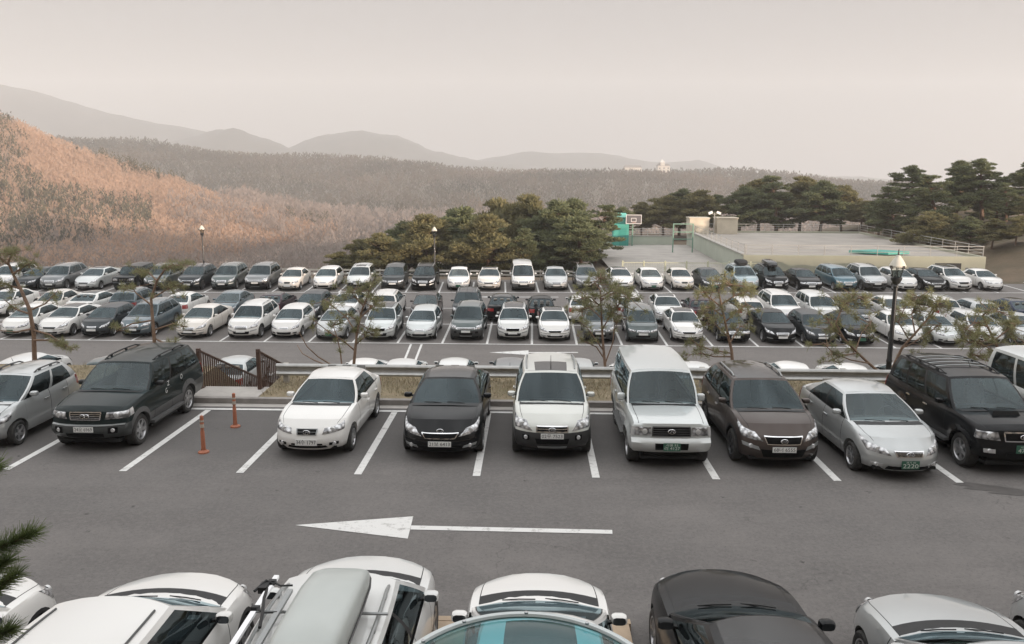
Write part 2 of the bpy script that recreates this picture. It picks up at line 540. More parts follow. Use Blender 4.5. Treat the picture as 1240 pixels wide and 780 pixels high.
    ss = [-1, -.95, -.93, -.6, -.3, 0, .3, .6, .93, .95, 1]
    vs2 = [0, .03, .08, .3, .5, .7, .88, .93, 1]
    def cellsF(i, j):
        s = abs(ss[i]+ss[i+1])/2; v = (vs2[j]+vs2[j+1])/2
        if s < .93 and .03 < v < .93: return ('g', 0)
        if s < .955 and v < .94: return 1
        return 0
    grid(lambda u, v: gshield(u, v, 0), ss, vs2, cellsF, False, 'windshield', S['glass'])
    rh = S.get('rwin', (.9, .08, .88))
    def cellsR(i, j):
        s = abs(ss[i]+ss[i+1])/2; v = (vs2[j]+vs2[j+1])/2
        return ('g', 0) if s < rh[0] and rh[1] < v < rh[2] else 0
    grid(lambda u, v: gshield(u, v, 1), ss, vs2, cellsR, True, 'rear_window', S['sideglass'])
    rs = [-1, -.97, -.92, -.85, -.6, -.3, 0, .3, .6, .85, .92, .97, 1]; rq = list(np.linspace(0, 1, 11))
    sr = S['sunroof']
    grid(groof, rs, rq, lambda i, j: (2 if sr and abs(rs[i]+rs[i+1])/2 < sr[2] and sr[0] < (rq[j]+rq[j+1])/2 < sr[1] else 0), True, '', None)
    mk('roof', GV.v, GV.f, [P, MATS[S['bpillar']], MATS['black_gloss']], GV.m, root, True, 45)
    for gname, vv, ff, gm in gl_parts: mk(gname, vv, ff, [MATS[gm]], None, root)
    # ---- patches on the skin
    def patch(corners, end, nu=6, nv=4, off=.008, mi=0, mb=None, bulge=0.):
        """corners (u,t) : lower-in, lower-out, upper-out, upper-in"""
        mb = mb or MB(); vs_ = []; bot = []
        c = [np.array(q, float) for q in corners]
        for j in range(nv+1):
            for i in range(nu+1):
                a, b = i/nu, j/nv
                u, t = (c[0]*(1-a)+c[1]*a)*(1-b)+(c[3]*(1-a)+c[2]*a)*b
                e = 1e-3
                p = np.array(wrap_pt(u, t, end)); pu = np.array(wrap_pt(u+e, t, end)); pt = np.array(wrap_pt(u, min(t+e, 1), end)) if t < .99 else p+np.array((0,-.3e-3 if end == 0 else .3e-3,1e-3))
                nrm = np.cross(pu-p, pt-p); nrm /= np.linalg.norm(nrm)+1e-12
                o_ = np.array((p[0], p[1], 0)); 
                if nrm @ o_ < 0: nrm = -nrm
                edge = i in (0, nu) or j in (0, nv)
                vs_.append(p+nrm*(off+(0 if edge else bulge)))
                if edge: bot.append(((i, j), p-nrm*.012))
        fs = [(j*(nu+1)+i, j*(nu+1)+i+1, (j+1)*(nu+1)+i+1, (j+1)*(nu+1)+i) for j in range(nv) for i in range(nu)]
        b0 = len(vs_); bi = {}
        for q, p in bot: bi[q] = b0+len(bi); vs_.append(p)
        loop = [(i,0) for i in range(nu)]+[(nu,j) for j in range(nv)]+[(i,nv) for i in range(nu,0,-1)]+[(0,j) for j in range(nv,0,-1)]
        for q in range(len(loop)):
            A = loop[q]; B = loop[(q+1) % len(loop)]
            fs.append((A[1]*(nu+1)+A[0], B[1]*(nu+1)+B[0], bi[B], bi[A]))
        # outward orientation
        n0 = np.cross(np.array(vs_[1])-vs_[0], np.array(vs_[nu+1])-vs_[0])
        cpt = np.mean([vs_[q] for q in range(b0)], axis=0)
        if n0 @ np.array((cpt[0]*.3, cpt[1], 0)) < 0: fs = [f[::-1] for f in fs]
        mb.add(vs_, fs, mi); return mb
    mir = lambda cs: [(-u, t) for u, t in cs]
    fr_y = lambda t: L/2-frec(t)
    zt_f = zsf(bf)
    zof = lambda t, s=0: end_pt(s, t, 0)[2]
    if S['hl']:
        for cs in (S['hl'], mir(S['hl'])):
            h_ = patch(cs, 0, 7, 4, .008, 0, None, .012).build('headlight', [MATS['headlamp']], root)
            if lod == 0:
                c = np.mean(np.array(cs), axis=0); p = np.array(wrap_pt(c[0]*.92, c[1], 0))
                m = MB(); 
                m.lathe([(.0,.035),(.045,.032),(.062,.02),(.066,-.03)], 14)
                m.v = [(x+p[0], z+p[1]-.004, y+p[2]) for x, y, z in m.v]
                m.build('bulb_lens', [MATS['clear_lens']], h_)
        if S.get('ind'):
            for cs in (S['ind'], mir(S['ind'])): patch(cs, 0, 3, 2, .012).build('indicator', [MATS[S.get('indmat', 'clear_lens')]], root)
    if S['gr']:
        g = S['gr']      # corners pair (half), bars, frame mat
        w0, w1, t0, t1 = g['w0'], g['w1'], g['t0'], g['t1']
        mb = patch([(-w0,t0),(w0,t0),(w1,t1),(-w1,t1)], 0, 10, 3, g.get('off', .006), 0)
        fm = 1
        e = g.get('fw', .02)
        if g.get('frame', True):
            patch([(-w0-.01,t0-e),(w0+.01,t0-e),(w0,t0+.01),(-w0,t0+.01)], 0, 10, 1, .016, fm, mb)
            patch([(-w1,t1-.01),(w1,t1-.01),(w1+.01,t1+e*1.4),(-w1-.01,t1+e*1.4)], 0, 10, 1, .016, fm, mb)
            for sg in (1, -1):
                cs = [(w0-.015,t0),(w0+.015,t0),(w1+.015,t1),(w1-.015,t1)]
                patch(cs if sg > 0 else mir(cs), 0, 1, 3, .016, fm, mb)
        nb = g.get('bars', 0)
        for q in range(nb):
            a = (q+1)/(nb+1); ww = w0+(w1-w0)*a; tt = t0+(t1-t0)*a; th = g.get('bt', .012)
            patch([(-ww,tt-th),(ww,tt-th),(ww,tt+th),(-ww,tt+th)], 0, 10, 1, .015, fm, mb)
        nvb = g.get('vbars', 0)
        for q in range(nvb):
            a = -1+2*(q+.5)/nvb; th = .012
            patch([(w0*a-th,t0),(w0*a+th,t0),(w1*a+th,t1),(w1*a-th,t1)], 0, 1, 2, .015, fm, mb)
        grille = mb.build('grille', [MATS[g.get('back', 'grille_black')], MATS[g.get('fmat', 'chrome')]], root)
        if S['emblem'] and lod == 0:
            kd = S['emblem']; te = S.get('emb_t', (t0+t1)/2); ze = zof(te); yy = fr_y(te)+.028
            mb = MB(); ex, ez = (.075, .048)
            if kd == 'rings': ex, ez = .07, .07
            for ring in ([0] if kd != 'rings' else [-1, 1]):
                rx = ex*(1 if kd != 'rings' else .8); cx = ring*.045 if kd == 'rings' else 0
                mb.tube([(cx+rx*math.cos(a), yy, ze+ez*(1 if kd != 'rings' else .62)*math.sin(a)) for a in np.linspace(0, 2*PI, 21)], .0075, 5, 0, False)
            tx = {'H': 'H', 'K': 'KIA', 'bow': '', 'rings': '', 'star': 'X'}[kd]
            if tx:
                tv, tf = text_mesh(tx, .1 if len(tx) == 1 else .062, .35 if tx == 'H' else 0)
                mb.add([(-x*1.25, yy+.004, ze+y) for x, y, z in tv], tf, 0)
            if kd == 'K': mb.lathe([(0,0),(1,0)], 18, 'z', (0,0,0), 1); k0 = len(mb.v)-36; mb.v[k0:] = [(x*ex, yy-.003, ze+y*ez) for x, y, z in mb.v[k0:]]
            if kd == 'bow': mb.box((0, yy, ze), (.17, .02, .045), 0); mb.box((0, yy, ze), (.07, .022, .065), 0)
            mb.build('emblem', [MATS['chrome'], MATS['grille_black']], grille)
    for it in (S['intake'] or []):
        cs = it[0]; 
        mb = patch([(-cs[0],cs[2]),(cs[0],cs[2]),(cs[1],cs[3]),(-cs[1],cs[3])], 0, 8, 2, .007)
        mb.build('air_intake' if len(it) < 2 or it[1] == 'grille_black' else 'bumper_strip', [MATS[it[1] if len(it) > 1 else 'grille_black']], root)
    if S['fog']:
        for cs in (S['fog'], mir(S['fog'])):
            fo = patch(cs, 0, 3, 3, .008).build('fog_light_housing', [MATS[S.get('fogmat', 'grille_black')]], root)
            if lod == 0:
                c = np.mean(np.array(cs), axis=0); p = np.array(wrap_pt(c[0], c[1], 0))
                m = MB(); m.lathe([(.0,.03),(.04,.026),(.05,.01),(.052,-.03)], 12)
                m.v = [(x+p[0], z+p[1]-.002, y+p[2]) for x, y, z in m.v]; m.build('fog_light', [MATS['clear_lens']], fo)
    # plates
    pwid, phei = S['platesz']
    for end in (0, 1):
        t = S['plate_t'] if end == 0 else S.get('plate_tr', .55)
        z = end_pt(0, t, end)[2]
        ts = [t+q*phei/2/(zt_f-sill) for q in (-1, 0, 1)]
        y = max(end_pt(0, min(max(q,0),1), 0)[1] for q in ts)+.012 if end == 0 else -L/2+min(rrec(min(q,1)) for q in ts)-.012
        m = MB(); m.box((0, y, z), (pwid, .016, phei), 0)
        pl = m.build('license_plate', [MATS[S['plate'] if end == 0 else 'plate_white']], root, False)
        if end == 0 and S.get('txt') and lod == 0:
            txt = S['txt']; mb = MB(); ink = 'plate_ink' if S['plate'] != 'plate_green' else 'plate_cream'
            for row in (txt if isinstance(txt, list) else [(txt, phei*.95, 0)]):
                tv, tf = text_mesh(row[0], row[1]); 
                xs = [q[0] for q in tv]; k = min(1.3, pwid*.9/(max(xs)-min(xs)+1e-6))
                mb.add([(-x*k, y+.0095, z+yy+row[2]) for x, yy, _ in tv], tf, 0)
            mb.build('plate_lettering', [MATS[ink]], pl, False)
    # tail lights
    if S['tail']:
        for cs in (S['tail'], mir(S['tail'])): patch(cs, 1, 6, 4, .008).build('tail_light', [MATS['red_lens']], root)
    # ---- wheels
    wm = MB(); tw = S.get('tw', .21)
    wm.lathe([(wr*.64,-tw*.42),(wr*.7,-tw*.49),(wr*.9,-tw*.5),(wr*.985,-tw*.4),(wr,-tw*.22),(wr,tw*.22),(wr*.985,tw*.4),(wr*.9,tw*.5),(wr*.7,tw*.49),(wr*.64,tw*.42)], 28, 'x')
    rm = MB(); rr = wr*.66
    rm.lathe([(rr*.99,-tw*.3),(rr*.99,tw*.42),(rr*1.02,tw*.47),(rr*.93,tw*.47),(rr*.86,tw*.36),(rr*.84,tw*.0)], 28, 'x', mi=0)
    rm.lathe([(rr*.86,tw*.02),(0,tw*.02)], 20, 'x', mi=1)
    rm.lathe([(rr*.25,tw*.05),(rr*.25,tw*.34),(rr*.17,tw*.4),(0,tw*.41)], 14, 'x', mi=0)
    nsp = S['spokes']
    for q in range(nsp):
        a = 2*PI*q/nsp; w0 = rr*(.2 if nsp <= 6 else .11)
        ca, sa = math.cos(a), math.sin(a)
        def sp(r_, w_, h_): return (h_, r_*ca-w_*sa, r_*sa+w_*ca)
        r0, r1 = rr*.15, rr*.92
        rm.add([sp(r0,-w0,tw*.1),sp(r0,w0,tw*.1),sp(r0,w0,tw*.36),sp(r0,-w0,tw*.36),sp(r1,-w0*.8,tw*.1),sp(r1,w0*.8,tw*.1),sp(r1,w0*.8,tw*.42),sp(r1,-w0*.8,tw*.42)],
               [(3,2,6,7),(0,3,7,4),(2,1,5,6)], 0)
    tyre_me = rim_me = None
    for a in axles:
        for sg in (1, -1):
            if tyre_me is None:
                t_ = wm.build('wheel', [MATS['rubber']], root, True, 40); tyre_me = t_.data
                r_ = rm.build('rim', [MATS[S['rim']], MATS['gap']], t_, True, 30); rim_me = r_.data
            else:
                t_ = bpy.data.objects.new('wheel', tyre_me); COL.objects.link(t_); t_.parent = root
                r_ = bpy.data.objects.new('rim', rim_me); COL.objects.link(r_); r_.parent = t_
            t_.location = (sg*(hw*S.get('track', .985)-tw*.5), Y(a), wr)
            t_.rotation_euler = (rnd.uniform(0, 6), 0, 0 if sg > 0 else PI)
            if sg < 0: t_.rotation_euler = (t_.rotation_euler[0], 0, PI)
    # ---- mirrors
    dm = dc+S.get('mir_d', .42)
    um = (dm-dc)/(drb-dc)
    for sg in (1, -1):
        z = zbelt(dm)+.1; x0 = gside(min(max(um, 0.), 1), .12, 1)[0]
        c = (sg*(hw*.94+.085), Y(dm)+.03, z+.0)
        m = MB(); sx, sy, sz = .095, .065, .06*S.get('mir_h', 1)
        ring = []
        for q, f in ((-1,.8),(-.6,1.),(.2,1.),(.75,.85),(1.,.5)):
            for k in range(10):
                a = 2*PI*k/10; ca, sa = math.cos(a), math.sin(a)
                ca = math.copysign(abs(ca)**.6, ca); sa = math.copysign(abs(sa)**.6, sa)
                ring.append((c[0]+ca*sx*f, c[1]+q*sy, c[2]+sa*sz*f))
        fs = []
        for i in range(4):
            for k in range(10): fs.append((i*10+k, i*10+(k+1) % 10, (i+1)*10+(k+1) % 10, (i+1)*10+k)[::-1])
        m.add(ring, fs, 0); m.add(ring[:10], [tuple(range(10))], 1); m.add(ring[40:], [tuple(range(9,-1,-1))], 0)
        m.tube([(sg*(x0-.02), Y(dm), z-.03), (c[0]-sg*.06, Y(dm)+.01, z-.02)], .028, 6, 2)
        m.build('side_mirror', [MATS[S['mirror']] if S['mirror'] else P, MATS['mirror_glass'], MATS['black_trim']], root)
    # ---- extras
    if S['rail']:
        for sg in (1, -1):
            m = MB(); q0, q1 = .1, .92; pts = []
            for q in np.linspace(q0, q1, 9):
                p = groof(.9, q); lift = .045 if q0 < q < q1 else .0
                pts.append((sg*p[0], p[1], p[2]+lift))
            m.tube(pts, .019, 6)
            for q in (.25, .6): p = groof(.9, q); m.box((sg*p[0], p[1], p[2]+.02), (.03, .08, .05))
            m.build('roof_rail', [MATS[S['rail']]], root)
    if lod == 0 and S['wipers']:
        for sg in (-.1, .55):
            m = MB()
            a = np.array(gshield(-sg, .03, 0)); b = np.array(gshield(-sg+.5, .06, 0))
            b2 = np.array(gshield(-sg+.55, .03, 0)) if False else b
            m.tube([a+(0,.03,.008), (a+b)/2+(0,.02,.018), b+(0,.01,.012)], .0075, 5)
            m.build('wiper', [MATS['gap']], root)
    # cowl grille under the windscreen
    m = MB(); vs_ = []; fs = []
    for s in np.linspace(-.9, .9, 11):
        p = gshield(s, .0, 0)
        vs_ += [(p[0], p[1]+.19, zsf(dc-.17)+S['hoodcrown']*1.25*(1-s*s)+.006), (p[0], p[1]-.01, p[2]+.018)]
    for q in range(10): fs.append((2*q, 2*q+2, 2*q+3, 2*q+1))
    m.add(vs_, fs); m.build('cowl_panel', [MATS['black_trim']], root)
    if S['antenna']:
        p = groof(S['antenna'][0], S['antenna'][1]); m = MB()
        m.tube([(p[0], p[1], p[2]-.01), (p[0], p[1]-.12, p[2]+S['antenna'][2])], [.012, .005], 5)
        m.build('antenna', [MATS['gap']], root)
    if lod == 0 and doors:
        for (tg, dn, sg), ob in door_obj.items():
            dh = doors[dn+1]-.16; zz = zsf(dh)-.17
            m = MB(); p = side_pt(dh, zz, sg); m.box((p[0]+sg*.022, p[1], p[2]), (.03, .19, .032), 0)
            m.build('handle', [MATS[S['handle']] if S.get('handle') else P], ob)
    if S.get('sidestrip'):
        for sg in (1, -1):
            m = MB(); z0, z1, mt_ = S['sidestrip']; vs_ = []; fs = []
            ds = np.linspace(axles[0]+RA+.05, axles[1]-RA-.05, 13)
            for d in ds:
                for z, o_ in ((z0, -.005), (z0, .018), (z1, .018), (z1, -.005)):
                    p = side_pt(d, z, sg); vs_.append((p[0]+sg*o_, p[1], z))
            for q in range(12):
                for k in range(3):
                    f = (q*4+k, q*4+4+k, q*4+5+k, q*4+1+k); fs.append(f if sg < 0 else f[::-1])
            m.add(vs_, fs); m.build('side_moulding', [MATS[mt_]], root)
    if S.get('step'):
        for sg in (1, -1):
            m = MB(); m.box((sg*(hw-.02), Y((axles[0]+axles[1])/2), sill+.04), (.2, axles[1]-axles[0]-2*RA-.1, .06), 0)
            m.build('side_step', [MATS[S['step']]], root, False)
    S['fn'] = dict(groof=groof, gside=gside, Y=Y, side_pt=side_pt, end_pt=end_pt, wrap=wrap_pt, patch=patch, zsf=zsf, gshield=gshield)
    return root, S

def repaint(root, pm):
    """give one car its colour without touching the shared mesh"""
    for ch in root.children_recursive:
        if ch.type != 'MESH': continue
        for sl in ch.material_slots:
            if sl.material and sl.material.name == 'paint_proto':
                sl.link = 'OBJECT'; sl.material = pm
MATS['paint_proto'] = paint('proto_', (.8,.1,.5)); MATS['paint_proto'].name = 'paint_proto'
HATCH_REAR = [(0,.08),(.2,.02),(.4,0),(.65,.02),(1,.06)]
SED_WIN = [(0,.045,'p'),(.045,.45,'w'),(.45,.485,'b'),(.485,.83,'w'),(.83,1,'p')]
SUV_WIN = [(0,.04,'p'),(.04,.36,'w'),(.36,.39,'b'),(.39,.67,'w'),(.67,.70,'p'),(.70,.93,'w'),(.93,1,'p')]
VAN_WIN = [(0,.04,'p'),(.04,.30,'w'),(.30,.335,'p'),(.335,.62,'w'),(.62,.65,'p'),(.65,.95,'w'),(.95,1,'p')]
CAT_WIN = [(0,.06,'p'),(.06,.47,'w'),(.47,.52,'p'),(.52,.88,'w'),(.88,1,'p')]
SPECS = {}
SPECS['city_hatch'] = dict(L=3.5, W=1.52, H=1.5, foh=.68, wb=2.34, wr=.285, zs=[(0,.70),(.35,.82),(.8,.96),(1.9,1.0),(2.8,1.05),(3.5,1.08)],
    dc=.85, drf=1.72, drr=3.0, drb=3.3, rw=.72, br=.18, bwr=.1, rrec=HATCH_REAR, win=CAT_WIN, doors=[.98,1.95,2.72], crown=.06, wcf=.84, bf=.3,
    gr=dict(w0=.38, w1=.36, t0=.70, t1=.84, bars=1), hl=[(.5,.62),(1.16,.68),(1.22,.93),(.6,.86)], fog=[(.62,.2),(.88,.2),(.88,.33),(.62,.33)],
    intake=[((.55,.5,.14,.36),)], emblem='bow', tail=[(.8,.7),(1.1,.7),(1.1,.98),(.8,.98)], rim='alloy', spokes=5, plate_t=.46, kb=4, rail='grey_plastic', txt=None)
SPECS['rugged_wagon'] = dict(L=4.66, W=1.86, H=1.74, foh=.8, wb=2.63, wr=.36, sill=.36, zs=[(0,.94),(.5,1.02),(1.3,1.12),(2.6,1.13),(4.66,1.16)],
    dc=1.4, drf=2.05, drr=4.2, drb=4.46, rw=.74, br=.14, bwr=.08, rrec=HATCH_REAR, win=SUV_WIN, doors=[1.5,2.45,3.3], crown=.05, bf=.22, wcf=.93, wcr=.95,
    kc=3, clad='grey_plastic', bump='green_grey_bumper', gr=dict(w0=.38, w1=.42, t0=.68, t1=.92, bars=3, bt=.01), hl=[(.50,.69),(1.1,.69),(1.12,.93),(.56,.93)],
    frec=[(0,.08),(.2,.0),(.45,.0),(.52,.09),(.8,.1),(1,.14)], ind=[(1.13,.69),(1.3,.69),(1.3,.92),(1.13,.92)],
    fog=[(.6,.2),(.82,.2),(.82,.42),(.6,.42)], intake=[((.5,.5,.04,.2),),((.95,.95,.47,.5),'silver_plastic')], emblem='rings', tail=[(.82,.6),(1.05,.6),(1.05,.98),(.82,.98)],
    spokes=6, rim='alloy', plate_t=.36, platesz=(.44,.12), txt='24오 6969', rail='black_trim', tw=.25, step='grey_plastic', flare=.03, mirror='black_trim', hoodcrown=.05, glass='pale_glass', cabin='cabin')
SPECS['old_sedan'] = dict(L=4.5, W=1.72, H=1.425, foh=.86, wb=2.61, wr=.3, zs=[(0,.70),(.5,.82),(1.3,.93),(2.6,.95),(3.9,.98),(4.5,.93)],
    dc=1.42, drf=2.2, drr=3.2, drb=3.86, rw=.68, win=SED_WIN, doors=[1.5,2.52,3.4], bf=.3, wcf=.86, br=.22,
    gr=dict(w0=.28, w1=.32, t0=.68, t1=.92, bars=1, bt=.004, fmat='silver_plastic', fw=.008), hl=[(.46,.70),(1.06,.74),(1.14,.98),(.52,.93)],
    fog=[(.66,.2),(.9,.2),(.9,.32),(.66,.32)], intake=[((.62,.56,.1,.2),),((.48,.46,.23,.3),)], emblem='H', emb_t=.8, tail=[(.6,.6),(1.1,.6),(1.1,.9),(.6,.9)],
    spokes=8, plate_t=.37, platesz=(.48,.135), txt='34수 1797', glass='car_glass', cabin='cabin', sidestrip=None)
SPECS['sport_sedan'] = dict(L=4.845, W=1.83, H=1.455, foh=.96, wb=2.795, wr=.325, zs=[(0,.70),(.55,.86),(1.4,.98),(2.8,1.0),(4.2,1.04),(4.845,1.0)],
    dc=1.38, drf=2.25, drr=3.3, drb=4.25, rw=.68, win=[(0,.045,'p'),(.045,.42,'w'),(.42,.455,'b'),(.455,.74,'w'),(.74,.76,'b'),(.76,.86,'w'),(.86,1,'p')], doors=[1.55,2.68,3.62], bf=.34, wcf=.88, br=.24,
    gr=dict(w0=.40, w1=.50, t0=.60, t1=.81, bars=0, fw=.018), hl=[(.5,.66),(1.04,.72),(1.3,1.),(.72,.94)],
    fog=[(.62,.16),(.96,.2),(.98,.3),(.66,.26)], fogmat='silver_plastic', intake=[((.5,.56,.08,.28),),((.98,1.0,.46,.50),'black_gloss')], emblem='K', emb_t=.92, tail=[(.55,.62),(1.1,.62),(1.1,.86),(.55,.82)],
    spokes=10, plate_t=.38, platesz=(.5,.115), txt='21보 6413', glass='dark_glass', sideglass='dark_glass', sunroof=(.03,.97,.86), hoodcrown=.045)
SPECS['soft_suv'] = dict(L=4.33, W=1.8, H=1.68, foh=.86, wb=2.63, wr=.34, sill=.3, zs=[(0,.86),(.5,.98),(1.1,1.07),(2.5,1.08),(4.33,1.14)],
    dc=1.12, drf=1.95, drr=3.8, drb=4.1, rw=.74, br=.18, bwr=.1, rrec=HATCH_REAR, win=SUV_WIN, doors=[1.35,2.35,3.2], bf=.28, wcf=.9, crown=.05,
    kc=3, clad='grey_plastic', bump='dark_bumper', kb=5, rows=[0,.1,.22,.34,.46,.6,.78,.9,1.0], gr=dict(w0=.42, w1=.42, t0=.645, t1=.82, bars=1), hl=[(.54,.66),(1.0,.7),(1.3,.98),(.74,.98)],
    fog=[(.62,.32),(.8,.32),(.8,.5),(.62,.5)], intake=[((.42,.46,.2,.4),),((.4,.42,.02,.1),'silver_plastic')], emblem='H', emb_t=.72, tail=[(.85,.6),(1.1,.6),(1.1,.98),(.85,.98)],
    plate_t=.5, platesz=(.5,.115), txt='02우 7523', rail='silver_plastic', antenna=(0,.06,.3), sunroof=(.04,.36,.7), hoodcrown=.05, glass='dark_glass')
SPECS['boxy_suv'] = dict(L=4.72, W=1.76, H=1.87, foh=.78, wb=2.725, wr=.37, sill=.42, zs=[(0,1.0),(.4,1.06),(1.3,1.12),(2.6,1.13),(4.72,1.15)],
    dc=1.38, drf=1.82, drr=4.5, drb=4.58, rw=.82, br=.06, bwr=.03, rrec=[(0,.04),(.3,0),(1,.03)], win=[(0,.03,'p'),(.03,.28,'w'),(.28,.31,'b'),(.31,.56,'w'),(.56,.59,'p'),(.59,.95,'w'),(.95,1,'p')], doors=[1.45,2.4,3.25],
    bf=.1, wcf=.96, wcr=.98, crown=.06, bw=.06, frec=[(0,.08),(.2,.0),(.42,.0),(.5,.1),(.8,.11),(1,.14)], bump='pale_bumper',
    gr=dict(w0=.48, w1=.48, t0=.58, t1=.88, bars=3, bt=.008, frame=True, fmat='grey_plastic'), hl=[(.52,.58),(.92,.58),(.92,.88),(.52,.88)], ind=[(.93,.56),(1.06,.56),(1.06,.88),(.93,.88)],
    intake=[((.42,.42,.12,.36),)], emblem='H', emb_t=.74, tail=[(.85,.4),(1.02,.4),(1.02,.8),(.85,.8)],
    plate='plate_green', plate_t=.24, platesz=(.36,.17), txt=[('서울 52', .065, .045), ('러 4127', .09, -.03)], tw=.24, flare=.045, glass='pale_glass', sideglass='car_glass', step='grey_plastic', mirror=None, mir_h=1.5, mir_d=.3, spokes=6, roofarc=.02)
SPECS['modern_suv'] = dict(L=4.44, W=1.855, H=1.635, foh=.88, wb=2.64, wr=.35, sill=.27, zs=[(0,.80),(.5,.95),(1.2,1.05),(2.5,1.08),(4.44,1.18)],
    dc=1.22, drf=2.05, drr=3.75, drb=4.2, rw=.7, br=.2, bwr=.1, rrec=HATCH_REAR, win=SUV_WIN, doors=[1.4,2.4,3.25], bf=.32, wcf=.88, crown=.05, kc=2, clad='black_trim',
    gr=dict(w0=.42, w1=.50, t0=.58, t1=.84, bars=0, fw=.018), hl=[(.52,.66),(1.02,.7),(1.35,1.),(.72,.93)], fog=[(.6,.34),(.98,.42),(1.0,.54),(.64,.46)], fogmat='silver_plastic',
    intake=[((.52,.58,.1,.38),)], emblem='K', emb_t=.7, tail=[(.7,.65),(1.1,.65),(1.1,.9),(.7,.85)], plate_t=.4, platesz=(.5,.115), txt='68너 6555', sunroof=(.03,.97,.86), rail='silver_plastic',
    spokes=5, rim='dark_alloy', handle='chrome', hoodcrown=.05)
SPECS['plain_sedan'] = dict(L=4.505, W=1.775, H=1.48, foh=.88, wb=2.65, wr=.31, zs=[(0,.70),(.5,.84),(1.25,.97),(2.6,1.0),(3.9,1.03),(4.505,.98)],
    dc=1.22, drf=2.1, drr=3.2, drb=3.95, rw=.68, win=[(0,.045,'p'),(.045,.45,'w'),(.45,.485,'b'),(.485,.86,'w'),(.86,1,'p')], doors=[1.4,2.45,3.4], bf=.36, wcf=.84, br=.26, roofarc=.045,
    gr=dict(w0=.34, w1=.40, t0=.62, t1=.82, bars=4, bt=.007, back='grille_black', fw=.014), hl=[(.48,.62),(1.0,.66),(1.3,.98),(.62,.88)],
    fog=[(.68,.14),(.94,.14),(.94,.26),(.68,.26)], fogmat='clear_lens', intake=[((.62,.56,.06,.2),)], emblem='H', emb_t=.72, tail=[(.7,.6),(1.1,.6),(1.1,.95),(.7,.9)],
    plate='plate_green', plate_t=.31, platesz=(.36,.17), txt=[('경기 40', .05, .05), ('2220', .125, -.025)], spokes=7, handle=None, glass='pale_glass', cabin='cabin_pale')
SPECS['big_suv'] = dict(L=4.71, W=1.86, H=1.79, foh=.8, wb=2.75, wr=.37, sill=.4, zs=[(0,.98),(.5,1.06),(1.3,1.13),(2.6,1.14),(4.71,1.17)],
    dc=1.3, drf=1.95, drr=4.3, drb=4.52, rw=.76, br=.12, bwr=.06, rrec=HATCH_REAR, win=SUV_WIN, doors=[1.5,2.5,3.35], bf=.2, wcf=.93, wcr=.95, crown=.05, kc=3, clad='black_gloss',
    gr=dict(w0=.42, w1=.46, t0=.62, t1=.88, bars=0, fw=.03), hl=[(.52,.62),(1.1,.64),(1.08,.9),(.6,.9)], fog=[(.66,.2),(.9,.2),(.9,.34),(.66,.34)], fogmat='clear_lens',
    frec=[(0,.08),(.2,.0),(.45,.0),(.55,.08),(.8,.09),(1,.13)], intake=[((.42,.42,.1,.24),),((.46,.46,.53,.57),'chrome')], emblem='H', emb_t=.76, tail=[(.84,.5),(1.04,.5),(1.04,.95),(.84,.95)],
    plate='plate_green', plate_t=.38, platesz=(.36,.17), txt=[('서울 31', .05, .05), ('4730', .115, -.025)], rail='black_trim', tw=.26, flare=.035, step='grey_plastic', spokes=6, handle='chrome', scoop=True, antenna=(-.3,.3,.12), glass='pale_glass', hoodcrown=.045)
SPECS['minivan'] = dict(L=4.7, W=1.82, H=1.92, foh=.75, wb=2.6, wr=.33, sill=.3, zs=[(0,.86),(.4,1.0),(.9,1.12),(2.6,1.14),(4.7,1.16)],
    dc=.85, drf=1.55, drr=4.5, drb=4.58, rw=.8, br=.08, bwr=.04, rrec=[(0,.05),(.3,0),(1,.03)], win=VAN_WIN, doors=[1.0,2.0,3.2], bf=.22, wcf=.92, wcr=.97, crown=.07,
    gr=dict(w0=.42, w1=.40, t0=.62, t1=.8, bars=2), hl=[(.5,.6),(1.05,.62),(1.05,.84),(.52,.82)], intake=[((.5,.5,.12,.32),)], emblem='H', tail=[(.86,.4),(1.02,.4),(1.02,.9),(.86,.9)],
    bump='grey_plastic', plate_t=.45, roofarc=.03, txt=None, glass='car_glass')
SPECS['hatchback'] = dict(L=4.25, W=1.775, H=1.48, foh=.88, wb=2.65, wr=.31, zs=[(0,.72),(.5,.88),(1.15,.98),(2.4,1.0),(4.25,1.06)],
    dc=1.12, drf=2.0, drr=3.6, drb=4.02, rw=.7, br=.2, bwr=.12, rrec=HATCH_REAR, win=[(0,.045,'p'),(.045,.43,'w'),(.43,.465,'b'),(.465,.82,'w'),(.82,1,'p')], doors=[1.35,2.4,3.25], bf=.34, wcf=.86,
    gr=dict(w0=.3, w1=.34, t0=.7, t1=.82, bars=1), hl=[(.5,.62),(1.0,.68),(1.25,.98),(.68,.9)], fog=[(.66,.18),(.9,.2),(.9,.32),(.66,.3)], intake=[((.5,.54,.1,.34),)], emblem='H',
    tail=[(.78,.65),(1.1,.65),(1.1,.98),(.78,.98)], plate_t=.46, txt=None, glass='car_glass', antenna=(0,.9,.2))
SPECS['pickup_suv'] = dict(SPECS['soft_suv'], L=4.5, W=1.88, H=1.74, foh=.85, wb=2.74, drr=3.7, drb=4.3, dc=1.25, gr=dict(w0=.6,w1=.6,t0=.68,t1=.82,bars=1), txt=None, sunroof=None, antenna=None, rail='grey_plastic', clad='grey_plastic')
SPECS['luxury_sedan'] = dict(SPECS['sport_sedan'], L=4.95, W=1.87, H=1.49, gr=dict(w0=.34,w1=.42,t0=.48,t1=.84,bars=5,bt=.01), txt=None, sunroof=None, glass='car_glass', sideglass='tint_glass', drb=4.3, emblem='H', emb_t=.9)
